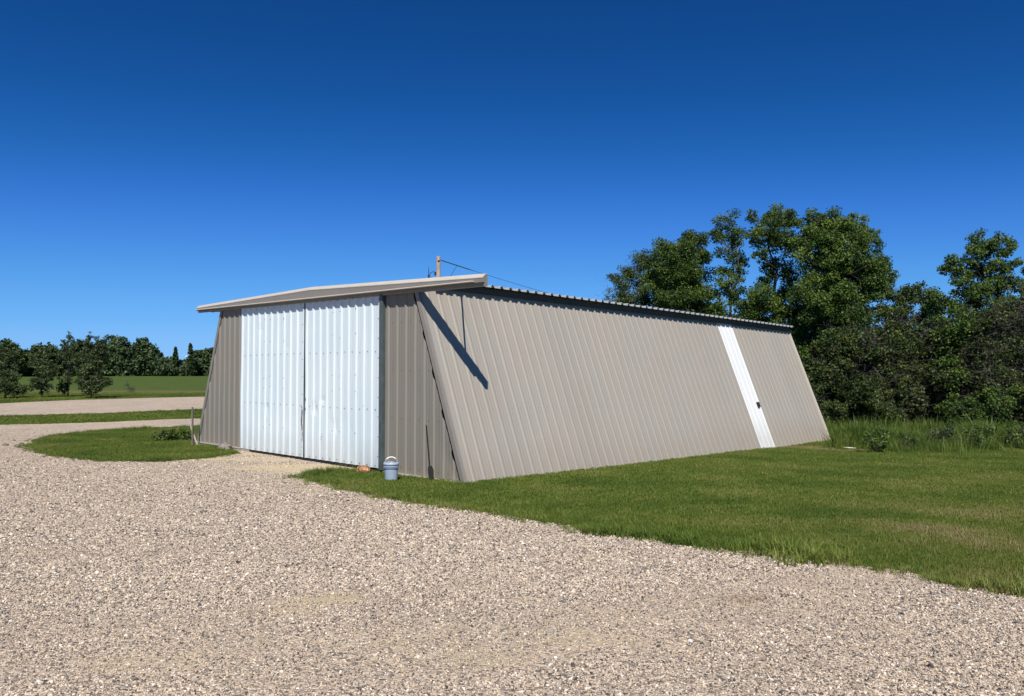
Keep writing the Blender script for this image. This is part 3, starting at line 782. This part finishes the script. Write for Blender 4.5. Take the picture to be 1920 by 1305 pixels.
def plant(name, foot, lobes, seed, leaf, leaf_size, dens, label, cat, group=None, trunk_r=.12, stems=1, twig_n=10, bare=0, bark='bark', mat_twig='twig', depth=1.0, clump_k=14, trunk_name='trunk', crown_name='crown'):
    """foot: base point. lobes: (centre, (rx, ry, rz)) in the world. Limbs run from the trunk into each lobe, twigs into each leaf clump."""
    rg = np.random.default_rng(seed); foot = np.array(foot, float)
    e = empty(name, tuple(foot)); tag(e, label, cat, group)
    wood = MB(); C_, Rr, Nn = [], [], []
    stem_ax = []
    zs = max(l[0][2] for l in lobes)
    for s in range(stems):
        top_l = lobes[s % len(lobes)]
        tp = np.array(top_l[0], float) + rg.normal(size=3)*.1
        st = foot + np.array([rg.normal()*trunk_r*1.6*(stems > 1), rg.normal()*trunk_r*1.6*(stems > 1), -.05])
        mid = (st+tp)/2 + np.array([(st[0]-tp[0])*.25, 0, (tp[2]-st[2])*.12]) + rg.normal(size=3)*np.array([.12, .12, .02])*(tp[2]-st[2])*.35
        pl = bez(st, mid, tp, 10)
        pl = [p + rg.normal(size=3)*np.array([1, 1, .2])*.018*(tp[2]-st[2])*(0 < i < 9) for i, p in enumerate(pl)]
        rr = [trunk_r*(1-.86*i/9)/(1 if stems == 1 else 1.3) for i in range(10)]
        wood.tube([Vector(p-foot) for p in pl], rr, 8); stem_ax.append((pl, rr))
    for (c, r) in lobes:
        c = np.array(c, float); r = np.array(r, float)
        # limb from the nearest lower point of a stem
        best = None
        for pl, rr in stem_ax:
            for i in range(1, 9):
                drop = c[2]-pl[i][2]; dd = np.linalg.norm(c-pl[i]) + (6 if drop < .15*np.linalg.norm(c[:2]-pl[i][:2]) else 0)
                if best is None or dd < best[0]: best = (dd, pl[i], rr[i])
        a = best[1]; md = (a+c)/2 + np.array([0, 0, -.12*np.linalg.norm(c-a)]) + rg.normal(size=3)*.08*np.linalg.norm(c-a)
        lim = bez(a, md, c + np.array([0, 0, r[2]*.3]), 6); wood.tube([Vector(p-foot) for p in lim], [best[2]*.42*(1-.85*i/5)+.005 for i in range(6)], 6)
        vol = (r[0]*r[1]*r[2])**(1/3)
        k = max(5, int(1.7*clump_k*rg.uniform(.8, 1.2)))
        d = rg.normal(size=(k, 3)); d /= np.linalg.norm(d, axis=1)[:, None]
        cc = c + d*(rg.random(k)**.42)[:, None]*r*1.04
        cr = vol*rg.uniform(.16, .48, k)
        for i in range(k):
            j = rg.integers(2, 6); s0 = lim[j]
            m_ = (s0+cc[i])/2 + rg.normal(size=3)*.12*np.linalg.norm(cc[i]-s0)
            wood.tube([Vector(s0-foot), Vector(m_-foot), Vector(cc[i]-foot)], [vol*.012+.004, vol*.008+.003, .003], 4, cap=False)
        C_.append(cc); Rr.append(np.stack([cr*1.1, cr*1.1, cr*.85], 1)); Nn.append(np.maximum(6, (DENS*dens*cr**2/leaf_size**2)).astype(int))
    tw = MB()
    if bare:      # dead grey twigs tangled through the lobes
        for (c, r) in lobes:
            c = np.array(c); r = np.array(r); vol = (r[0]*r[1]*r[2])**(1/3)
            for i in range(int(bare)):
                d = rg.normal(size=3); d[2] = abs(d[2])*.4 + rg.normal()*.5; d /= np.linalg.norm(d)
                s0 = c + rg.normal(size=3)*r*.35 - np.array([0, 0, r[2]*.3]); e0 = s0 + d*r*rg.uniform(.7, 1.5)
                m_ = (s0+e0)/2 + rg.normal(size=3)*.16*np.linalg.norm(e0-s0)
                w0 = .011*vol**.5
                pts = bez(s0, m_, e0, 5); tw.tube([Vector(p-foot) for p in pts], [w0, w0*.8, w0*.6, w0*.4, w0*.2], 3, cap=False)
                for q in range(4):
                    b0 = pts[rg.integers(1, 5)]; e_ = b0 + rg.normal(size=3)*vol*.30
                    tw.tube([Vector(b0-foot), Vector((b0+e_)/2+rg.normal(size=3)*.04*vol-foot), Vector(e_-foot)], [w0*.45, w0*.35, w0*.15], 3, cap=False)
    wood.build(trunk_name, M[bark], e, smooth=True)
    if bare: tw.build('dead_twigs', M[mat_twig], e)
    cc = np.concatenate(C_); v, q, t = leaf_cloud(cc-foot, np.concatenate(Rr), np.concatenate(Nn), leaf_size, rg)
    np_mesh(crown_name, v, q, M[leaf], e, attr=t)
    return e

def px_lobes(lst, Y, rg, dj=.8, squash=1.0, dy=1.0):
    out = []
    for l in lst:
        px, py, r = l[:3]; rv = l[3] if len(l) > 3 else r
        y = Y + rg.uniform(-dj, dj); c = at_depth(px, py, y); m_ = y/F_PX
        out.append(((c.x, c.y, c.z), (r*m_, max(r, rv*.6)*m_*dy, rv*m_)))
    return out
rgl = np.random.default_rng(11)
ROW = 'trees of the shelterbelt behind the shed'
def row_tree(px, Y, lobes, seed, label, **k):
    x = (px-960)/F_PX*Y; kk = dict(leaf='leaf', leaf_size=.095, dens=1.6, trunk_r=.13, clump_k=16, group=ROW); kk.update(k)
    return plant('deciduous_tree', (x, Y, float(gz(x, Y))), px_lobes(lobes, Y, rgl, dj=kk.pop('dj', .9)), seed, label=label, cat='tree', **kk)
row_tree(1195, 46, [(1163, 548, 26), (1196, 508, 30), (1215, 492, 22), (1180, 575, 34), (1222, 545, 30), (1150, 520, 12), (1205, 600, 34)], 1,
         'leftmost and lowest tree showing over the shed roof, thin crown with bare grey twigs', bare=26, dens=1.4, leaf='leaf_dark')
row_tree(1285, 43, [(1262, 475, 34), (1298, 463, 28), (1288, 520, 44), (1250, 535, 38), (1312, 570, 38), (1265, 580, 40), (1320, 480, 16), (1240, 505, 18)], 2,
         'dense rounded green tree behind the shed roof, second from the left', dens=3.0, clump_k=20)
row_tree(1368, 41, [(1366, 416, 24), (1380, 440, 24), (1345, 442, 18), (1372, 470, 28), (1386, 498, 24), (1362, 510, 20), (1375, 530, 22), (1360, 545, 22), (1385, 560, 22), (1345, 580, 26)], 3,
         'narrow upright tree with a ragged crown between rounded tree and tallest tree', dens=1.7, clump_k=11)
row_tree(1452, 40, [(1460, 402, 26), (1425, 480, 15), (1437, 530, 20), (1414, 404, 12), (1484, 410, 20), (1418, 440, 18), (1448, 440, 32), (1478, 460, 32), (1452, 500, 22), (1495, 520, 30), (1425, 560, 34), (1408, 590, 28), (1450, 590, 40), (1480, 570, 34)], 4,
         'tallest tree of the row, its dark trunk visible above the white wall panel', dens=2.0, trunk_r=.17, clump_k=13)
row_tree(1560, 38, [(1566, 424, 32), (1570, 455, 34), (1560, 500, 36), (1510, 440, 30), (1535, 418, 24), (1600, 430, 30), (1630, 455, 26), (1585, 475, 46), (1540, 480, 40), (1620, 510, 38), (1655, 490, 14), (1668, 515, 16), (1560, 540, 50), (1510, 560, 42), (1610, 565, 44), (1540, 610, 50), (1500, 640, 34), (1655, 545, 22)], 5,
         'broad leafy tree with the widest crown, right of the tallest tree', dens=2.6, trunk_r=.2, clump_k=17)
row_tree(1700, 37.5, [(1692, 552, 22), (1722, 548, 20), (1700, 590, 34), (1670, 600, 32), (1738, 590, 30), (1690, 640, 38), (1735, 650, 34)], 6,
         'low scrubby tree with dead branches in the dip of the treetops', bare=30, dens=1.7, leaf='leaf_dark')
row_tree(1835, 36, [(1852, 460, 28), (1826, 478, 18), (1880, 462, 22), (1900, 458, 12), (1850, 498, 34), (1888, 500, 26), (1776, 505, 14), (1796, 490, 18), (1800, 520, 22), (1835, 545, 28), (1872, 540, 28), (1905, 535, 18), (1760, 565, 28), (1810, 575, 36), (1870, 590, 36), (1905, 580, 26)], 7,
         'tall tree with a tufted open crown at the right edge of the picture', dens=2.2, trunk_r=.16, clump_k=13)
row_tree(1960, 35, [(1935, 560, 30), (1960, 520, 40), (1990, 470, 40), (1950, 610, 40), (2000, 560, 45), (2030, 620, 40)], 8,
         'tree cut off by the right edge of the picture', dens=2.0)
# dense scrub under and between the trees
SCR = 'scrub under the shelterbelt trees'
def scrub(px, Y, lobes, seed, label, **k):
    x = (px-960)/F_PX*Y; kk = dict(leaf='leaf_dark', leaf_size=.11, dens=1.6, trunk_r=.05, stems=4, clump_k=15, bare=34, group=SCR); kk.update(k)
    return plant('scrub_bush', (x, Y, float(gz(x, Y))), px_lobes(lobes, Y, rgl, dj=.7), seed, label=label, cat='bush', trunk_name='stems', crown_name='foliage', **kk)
def low(px, w_, tops, Y):     # a heap of lobes below a skyline
    out = []
    for i, (x, y) in enumerate(tops):
        yy = y
        while yy < 800: out.append((x+rgl.uniform(-8, 8), yy, w_*rgl.uniform(.8, 1.15))); yy += w_*1.25
    return out
scrub(1560, 36.5, low(0, 34, [(1525, 690), (1555, 650), (1590, 640)], 0), 21, 'darkest scrub bush directly behind the far end of the shed', bare=14, dens=2.0)
scrub(1640, 35.5, low(0, 34, [(1615, 650), (1645, 640), (1675, 655)], 0), 22, 'scrub bush full of bleached dead branches left of centre in the thicket', bare=46, dens=1.5)
scrub(1725, 35, low(0, 34, [(1700, 660), (1735, 650), (1765, 620)], 0), 23, 'thin scrub bush with crossing bare stems below the dip in the treetops', bare=36, dens=1.6)
scrub(1805, 34.5, low(0, 34, [(1790, 620), (1820, 610), (1850, 640)], 0), 24, 'leafier green scrub bush below the right-hand tree', leaf='leaf', dens=1.8)
scrub(1885, 33, low(0, 36, [(1865, 610), (1895, 590), (1925, 570)], 0), 25, 'grey twiggy dead bush at the right edge of the picture', bare=66, dens=1.0)
scrub(1600, 33.5, [(1565, 770, 24), (1600, 760, 26), (1635, 765, 28), (1665, 770, 24), (1620, 735, 24)], 26, 'low dark bush just above the tall grass beside the shed', bare=8, dens=2.4, leaf_size=.09)
scrub(1860, 32, [(1790, 765, 26), (1825, 770, 24), (1860, 760, 30), (1895, 750, 32), (1920, 740, 34), (1880, 720, 26)], 27, 'low leafy bush at the foot of the dead bush on the right', bare=10, dens=2.4, leaf='leaf', leaf_size=.09)
scrub(1995, 33, low(0, 38, [(1960, 600), (2000, 580), (2040, 600)], 0), 28, 'bush beyond the right edge of the picture', bare=20)
# a second file of trees deeper in the belt closes the view through it
def deep(px, Y, lobes, seed, label):
    x = (px-960)/F_PX*Y
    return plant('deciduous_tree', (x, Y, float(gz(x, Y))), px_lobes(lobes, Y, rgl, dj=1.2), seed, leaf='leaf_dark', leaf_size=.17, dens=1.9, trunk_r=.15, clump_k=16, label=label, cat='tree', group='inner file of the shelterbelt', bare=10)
deep(1560, 45, [(1500, 600, 40), (1560, 590, 45), (1610, 610, 42), (1530, 660, 45), (1590, 670, 45), (1540, 730, 45), (1600, 740, 45)], 31, 'shaded inner tree seen through gaps below the broad tree')
deep(1690, 44, [(1655, 640, 36), (1700, 660, 38), (1745, 660, 38), (1670, 710, 42), (1730, 720, 42), (1650, 770, 40), (1710, 775, 42)], 32, 'shaded inner tree seen through the dead branches of the thicket')
deep(1840, 43, [(1790, 640, 38), (1840, 650, 40), (1890, 650, 42), (1810, 710, 42), (1870, 715, 42), (1830, 770, 42), (1890, 770, 42)], 33, 'shaded inner tree seen below the tufted right-hand tree')
deep(1420, 48, [(1390, 600, 30), (1430, 620, 40), (1470, 630, 40), (1330, 600, 34), (1370, 640, 40)], 34, 'shaded inner tree just showing over the roof left of the tallest tree')

# far treeline across the field
FAR = 'trees along the far side of the field'
def far_tree(px, Y, lobes, seed, label, name='deciduous_tree', **k):
    lobes = [(l[0], l[1], l[2]*1.22) for l in lobes] + [(l[0]+rgl.uniform(-7, 7), yy, l[2]*1.1) for l in lobes for yy in (680, 695) if l[1] < yy-8]
    x = (px-960)/F_PX*Y; kk = dict(leaf='leaf_far', leaf_size=.75, dens=2.6, trunk_r=.22, clump_k=24, group=FAR); kk.update(k)
    return plant(name, (x, Y, float(gz(x, Y))), px_lobes(lobes, Y, rgl, dj=4), seed, label=label, cat='tree', **kk)
far_tree(15, 215, [(10, 655, 15), (25, 660, 13), (5, 672, 18), (28, 680, 18), (12, 692, 16)], 41, 'dark tree with a smooth domed top at the left edge, behind the saplings', leaf='leaf_dark')
far_tree(50, 225, [(45, 668, 10), (58, 672, 9), (42, 682, 13), (55, 690, 12)], 42, 'low dark tree in the gap left of the second sapling', leaf='leaf_dark')
far_tree(85, 230, [(72, 660, 10), (88, 656, 9), (102, 660, 9), (78, 676, 14), (98, 680, 14), (85, 692, 14)], 43, 'far tree with two small humps behind the second sapling', leaf='leaf_dark')
far_tree(140, 235, [(130, 656, 12), (150, 650, 12), (135, 675, 16), (155, 680, 16), (170, 665, 14)], 44, 'far tree mostly hidden behind the tallest saplings')
far_tree(212, 240, [(205, 648, 14), (222, 648, 14), (235, 658, 11), (195, 664, 14), (215, 668, 18), (238, 676, 14), (210, 688, 16), (190, 684, 14)], 45, 'biggest far tree with a broad round top, right of the saplings')
far_tree(262, 245, [(256, 656, 10), (270, 648, 11), (282, 660, 12), (292, 668, 10), (262, 672, 15), (282, 680, 14), (265, 691, 14), (245, 688, 12)], 46, 'far tree with two peaks in the middle of the treeline')
far_tree(305, 240, [(300, 682, 11), (315, 680, 11), (308, 692, 11), (322, 690, 10)], 47, 'low brownish bushy tree between the two-peaked tree and the spruces', leaf='leaf_far', bare=12)
far_tree(345, 240, [(338, 686, 11), (352, 688, 11), (345, 695, 9), (365, 690, 10)], 48, 'low bushy tree in front of the spruces')
far_tree(380, 245, [(372, 668, 9), (385, 664, 9), (392, 674, 10), (378, 682, 12), (392, 690, 12), (372, 694, 9)], 49, 'far tree beside the left edge of the shed')
far_tree(410, 245, [(402, 664, 12), (420, 660, 14), (410, 682, 15), (430, 680, 15)], 50, 'far tree hidden behind the left corner of the shed')
far_tree(-40, 215, [(-30, 655, 18), (-50, 660, 18), (-40, 680, 20)], 51, 'far tree beyond the left edge of the picture')
def spruce(px, top_y, Y, wpx, seed, label):
    rg = np.random.default_rng(seed); x = (px-960)/F_PX*Y; g_ = float(gz(x, Y)); t = at_depth(px, top_y, Y); H = t.z-g_
    e = empty('spruce_tree', (x, Y, g_)); tag(e, label, 'tree', FAR)
    mb = MB(); mb.tube([(0, 0, 0), (0, 0, H)], [.3, .04], 7); mb.build('trunk', M['bark'], e)
    cs = []; rs = []; wr = wpx*Y/F_PX
    for k in range(26):
        z = H*(.12+.86*k/25); rr = wr*(1-z/H)**.8+.15
        for j in range(5):
            a = rg.uniform(0, 6.28); q = rr*rg.uniform(.4, 1); cs.append((q*math.cos(a), q*math.sin(a), z-.25*q)); rs.append((.55*rr+.15,)*2+(.35,))
    cs = np.array(cs); rs = np.array(rs); v, q, tn = leaf_cloud(cs, rs, np.full(len(cs), 14), .5, rg)
    np_mesh('crown', v, q, M['leaf_dark'], e, attr=tn*.5)
spruce(357, 644, 236, 8, 61, 'dark pointed spruce, taller of the two, near the left edge of the shed')
spruce(329, 651, 238, 5, 62, 'thin dark spruce spire left of the taller spruce')
far_pole = empty('utility_pole', (0, 0, 0)); Yq = 225; tq = at_depth(349.5, 669, Yq); gq = float(gz(tq.x, Yq)); far_pole.location = (tq.x, Yq, gq)
tag(far_pole, 'small distant pole with a pale lamp head in front of the far spruces', 'utility pole')
mb = MB(); mb.tube([(0, 0, 0), (0, 0, tq.z-gq)], [.11, .08], 8); mb.build('post', M['bark'], far_pole)
mb = MB(); mb.lathe([(.1, 0), (.32, .12), (.30, .3), (.05, .38)], 10, c=(.1, -.1, tq.z-gq-.1)); mb.build('lamp_head', plain('lamp_white', (.75, .75, .72), .5), far_pole)

# saplings at the edge of the field
SAP = 'poplar saplings between the gravel road and the field'
def sapling(px, base_y, Y, lobes, seed, label, **k):
    lobes = list(lobes) + [(px+rgl.uniform(-16, 16), rgl.uniform(715, 730), 10, 12) for _ in range(2 if px != 42 else 0)]
    x = (px-960)/F_PX*Y; kk = dict(leaf='leaf_sap', leaf_size=.13, dens=1.5, trunk_r=.045, stems=3, clump_k=15, group=SAP); kk.update(k)
    return plant('poplar_sapling', (x, Y, float(gz(x, Y))), px_lobes(lobes, Y, rgl, dj=.8), seed, label=label, cat='sapling', **kk)
sapling(10, 740, 62, [(8, 668, 10, 22), (22, 680, 10, 20), (0, 690, 14, 20), (20, 705, 14, 18), (5, 722, 16, 18), (26, 726, 12, 14)], 71, 'dense poplar sapling at the left edge of the picture', dens=2.2)
sapling(42, 740, 62, [(38, 733, 9, 9), (48, 730, 7, 8)], 72, 'small low bush between the first two saplings', dens=2, stems=2, trunk_r=.03)
sapling(80, 740, 64, [(78, 662, 7, 14), (90, 676, 10, 16), (70, 682, 12, 20), (92, 695, 12, 18), (76, 704, 14, 18), (86, 720, 13, 16), (68, 718, 8, 14)], 73, 'second poplar sapling from the left with a slim single top')
sapling(128, 740, 66, [(129, 636, 3.5, 14), (119, 648, 3.5, 14), (136, 645, 3, 12), (128, 665, 9, 20), (112, 672, 9, 20), (145, 676, 9, 20), (126, 692, 12, 18), (122, 712, 10, 14)], 74, 'poplar sapling with two thin spikes on top and see-through lower branches', dens=1.7)
sapling(172, 740, 63, [(168, 634, 4, 14), (163, 648, 3.5, 14), (183, 640, 3.5, 14), (190, 652, 6, 16), (174, 662, 10, 22), (156, 676, 11, 22), (192, 680, 11, 22), (172, 694, 14, 20), (158, 712, 15, 18), (185, 714, 15, 18), (170, 728, 17, 12), (203, 716, 7, 9)], 75, 'tallest and bushiest poplar sapling, rightmost of the saplings', dens=2.2)
x, y, z_ = put(245, 737)
plant('dry_weed', (x, y, z_), px_lobes([(240, 722, 6, 12), (250, 730, 9, 8)], y, rgl, .2), 77, 'leaf_sap', .06, .4, 'pale dry weed standing alone at the edge of the field, right of the saplings', 'weed', trunk_r=.02, stems=3, bare=30, clump_k=6, trunk_name='stems', crown_name='foliage')

# ------------------------------------------------------------------ weeds, tall grass, lawn, pebbles
x, y, z_ = put(330, 828)
plant('leafy_weed', (x, y, z_), px_lobes([(302, 818, 11, 12), (322, 815, 12, 13), (342, 816, 12, 14), (358, 822, 8, 12), (330, 824, 16, 9)], y, rgl, .3), 78, 'leaf', .055, 2.4, 'bushy green weed clump on the grass island left of the shed', 'weed', trunk_r=.012, stems=5, clump_k=14, trunk_name='stems', crown_name='foliage')

for i, (px, py, lst, lab) in enumerate([
        (1645, 848, [(1630, 820, 14, 18), (1652, 822, 14, 20), (1640, 838, 16, 12)], 'leafy weed clump at the left end of the tall grass by the shed'),
        (1700, 846, [(1692, 828, 10, 14), (1708, 826, 10, 16), (1700, 838, 12, 10)], 'sparse weed at the front edge of the tall grass'),
        (1762, 842, [(1745, 818, 16, 18), (1775, 812, 18, 20), (1760, 832, 20, 12)], 'brownish bushy weed in the middle of the tall grass'),
        (1840, 842, [(1822, 815, 16, 18), (1850, 810, 18, 20), (1838, 832, 20, 12)], 'dark green bushy weed in the tall grass below the dead bush'),
        (1905, 842, [(1890, 815, 16, 18), (1915, 808, 18, 22), (1905, 832, 20, 12)], 'rightmost bushy weed at the edge of the tall grass')]):
    x, y, z_ = put(px, py)
    plant('leafy_weed', (x, y, z_), px_lobes(lst, y, rgl, .3), 90+i, ('leaf', 'leaf', 'leaf_sap', 'leaf', 'leaf')[i], .07, (1.4, .9, .9, 1.4, 1.2)[i], lab, 'weed', group='weeds in the tall grass',
          trunk_r=.014, stems=4, clump_k=9, bare=(0, 10, 16, 6, 6)[i], trunk_name='stems', crown_name='foliage')
def place(n_try, x0, x1, y0, y1, dens, region):
    g = np.stack([rng.uniform(x0, x1, n_try), rng.uniform(y0, y1, n_try)], 1)
    k = rng.random(n_try) < dens(g); g = g[k]; return g[region(g)]
def nz(g, s, o=0): return np.array([noise.noise((a*s, b*s, o)) for a, b in g])
grass_t = tuft('grass_tuft', 16, .055, .045, .0055, M['grass'], seed=1)
vis = lambda g: np.abs(g[:, 0]) < .70*g[:, 1]+.6
is_lawn = lambda g: vis(g) & ~in_shed(g, .03) & ((~in_poly(yard_b, g)) | in_poly(isl_b, g))
gA = place(390000, -8, 24, 5.5, 33, lambda g: np.minimum(1, (8.5/np.maximum(g[:, 1], 1))**1.35), is_lawn)
gB = place(26000, -16, -6, 18, 30, lambda g: np.full(len(g), .8), is_lawn)
g = np.concatenate([gA, gB]); n = len(g); dist = g[:, 1]
nn = nz(g, .8) + .5*nz(g, 3.1, 5)
nl = nz(g*np.array([.35, 1.0]), .9, 20)
tone = np.clip(.30 + .30*nn + .24*nl + .75*dryness(g[:, 0], g[:, 1]) + rng.normal(size=n)*.10, 0, 1)
s = (.75 + .35*rng.random(n) + .25*nn)*np.clip(dist/9, .9, 1.7)
inis = in_poly(isl_b, g)
P3 = np.column_stack([g, gz(g[:, 0], g[:, 1]) + np.where(inis, .045, 0)])
rot = np.stack([rng.normal(size=n)*.12, rng.normal(size=n)*.12, rng.uniform(0, 6.28, n)], 1)
o = scatter('lawn_grass', P3, rot, np.stack([s, s, s*np.clip(1.15-.6*dryness(g[:, 0], g[:, 1]), .4, 1.2)*np.clip(9/dist, .55, 1)], 1), tone, grass_t); tag(o, 'mown green grass with a few straw-coloured patches', 'grass', kind='stuff')

# ragged longer grass along the gravel edges
edge_t = tuft('edge_tuft', 22, .10, .05, .006, M['grass'], lean=.9, seed=2)
E_ = []
for poly, lim in ((yard_b, None), (isl_b, None)):
    for i in range(len(poly)):
        p = poly[i]
        if p[1] < 4 or p[1] > 34 or abs(p[0]) > .72*p[1]+1: continue
        if in_shed(np.array([p]), .25)[0]: continue
        for _ in range(8): E_.append(p + rng.normal(size=2)*(.10 + .16*max(0, noise.noise((p[0]*.8, p[1]*.8, 31)))))
E_ = np.array(E_); n = len(E_)
sc = rng.uniform(.4, 1.3, n)*(.5+.9*np.clip(nz(E_, .9, 4)+.5, 0, 1)); 
bare_e = np.array([p for p in E_])
ex = (E_[:, 0] > 1.8) & (E_[:, 0] < 5.6) & (E_[:, 1] < 11.5); sc = np.where(ex, sc*1.55, sc*1.15)
keep = ~((E_[:, 0] > -7.2) & (E_[:, 0] < -1.5) & in_poly(yard_b, E_) & ~in_poly(isl_b, E_) & in_shed(E_, .5)); E_ = E_[keep]; sc = sc[keep]; n = len(E_)
o = scatter('edge_grass', np.column_stack([E_, gz(E_[:, 0], E_[:, 1])+.015]), np.stack([rng.normal(size=n)*.15, rng.normal(size=n)*.15, rng.uniform(0, 6.28, n)], 1), np.stack([sc, sc, sc*.8], 1), np.clip(.33+.4*nz(E_, .6, 44)+.15*rng.normal(size=n), 0, 1), edge_t)
tag(o, 'ragged longer grass along the gravel edges', 'grass', kind='stuff')

tall_t = tuft('tall_tuft', 26, .55, .16, .011, M['tallgrass'], lean=.6, seg=3, seed=3)
def blob(px, py, rx, ry, n):
    x, y = on_ground(px, py); return np.array([x, y]) + rng.normal(size=(n, 2))*np.array([rx, ry])
T_ = np.concatenate([blob(1610, 835, .8, .9, 600), blob(1655, 838, .8, .8, 800), blob(1690, 838, .6, .7, 600), blob(1760, 832, 1.0, .8, 900), blob(1840, 832, 1.2, .9, 1000), blob(1920, 828, 1.2, 1.0, 1000), blob(2000, 825, 1.5, 1.0, 500),
                     blob(1580, 815, .6, 1.5, 500)])
a_ = (T_[:, 0]-AX)*UX + (T_[:, 1]-AY)*UY; v_ = (T_[:, 0]-AX)*VX + (T_[:, 1]-AY)*VY
T_ = T_[(a_ < -1.15) | (v_ > 19.2)]; n = len(T_); sc = rng.uniform(.4, 1.2, n)*(.9+.8*nz(T_, .9, 6))*np.where(T_[:, 1] < 25.2, .8, 1.15)
tt = np.clip(.38 + .5*nz(T_, .7, 2) + .15*rng.normal(size=n), 0, 1)
o = scatter('tall_grass', np.column_stack([T_, gz(T_[:, 0], T_[:, 1])]), np.stack([rng.normal(size=n)*.18, rng.normal(size=n)*.18, rng.uniform(0, 6.28, n)], 1), np.stack([sc, sc, sc], 1), tt, tall_t)
tag(o, 'unmown tall grass and weeds at the foot of the thicket', 'grass', kind='stuff')
# rough verge beyond the yard
g = place(60000, -60, -8, 30, 78, lambda g: np.full(len(g), 1.0), lambda g: (np.abs(g[:, 0]) < .69*g[:, 1]+1) & ~in_poly(yard_b, g) & ~in_poly(np.array(road_out), g) & ~in_shed(g, .1))
n = len(g); hh = np.where(g[:, 1] > 58, 1.5, .8)
sc = rng.uniform(.7, 1.4, n)
o = scatter('verge_grass', np.column_stack([g, gz(g[:, 0], g[:, 1])]), np.stack([rng.normal(size=n)*.15, rng.normal(size=n)*.15, rng.uniform(0, 6.28, n)], 1), np.stack([sc*4, sc*4, sc*hh*1.5], 1),
            np.clip(.2 + .2*nz(g, .25, 9) + .5*dryness(g[:, 0], g[:, 1]) + .08*rng.normal(size=n), 0, 1), grass_t)
tag(o, 'rough grass on the verges beside the gravel road', 'grass', kind='stuff')

# pebbles
bm = bmesh.new(); bmesh.ops.create_icosphere(bm, subdivisions=1, radius=1)
for v in bm.verts: v.co *= 1 + .25*noise.noise(v.co*1.7); v.co.z *= .62; v.co.y *= .8
me = bpy.data.meshes.new('pebble'); bm.to_mesh(me); bm.free(); me.materials.append(M['pebble']); peb = bpy.data.objects.new('pebble', me)
def pebbles(n_try, y0, y1, rho0, yref):
    y = np.sqrt(rng.uniform(y0**2, y1**2, n_try)); x = rng.uniform(-1, 1, n_try)*(.70*y+.3)
    area = .70*(y1**2-y0**2); base = n_try/area
    k = rng.random(n_try) < np.minimum(1, rho0*np.minimum(1, (yref/y)**2)/base)
    g = np.stack([x, y], 1)[k]; return g[in_poly(yard_b, g) & ~in_poly(isl_b, g)]
g = np.concatenate([pebbles(1500000, 3.0, 18, 6800, 7.0), pebbles(700000, 18, 32, 5200, 7.0)])
g = g[rng.random(len(g)) < 1-.8*smooth01(22, 32, g[:, 1])]
trk = tracks(g[:, 0], g[:, 1])
sn = sandiness(g[:, 0], g[:, 1])*(.45 + 1.1*np.clip(nz(g, 6, 2)+.4, 0, 1))
k = rng.random(len(g)) > np.clip(np.maximum(sn*1.15, .55*trk), 0, .95); g = g[k]; trk = trk[k]; n = len(g)
r_ = .0060*np.exp(rng.normal(size=n)*.36)*np.clip((g[:, 1]/6), 1, 2.0)**.55*(1-.3*trk)
stn = np.clip(stain(g[:, 0], g[:, 1])*1.2*(.5+rng.random(n)), 0, 1)
o = scatter('gravel', np.column_stack([g, gz(g[:, 0], g[:, 1])+.021+r_*.25]), rng.uniform(0, 6.28, (n, 3))*np.array([.12, .12, 1]), r_[:, None]*rng.uniform(.7, 1.3, (n, 3)), stn, peb)
tag(o, 'loose mixed pale and grey pebbles covering the yard', 'gravel', kind='stuff')
print('pebbles', n)
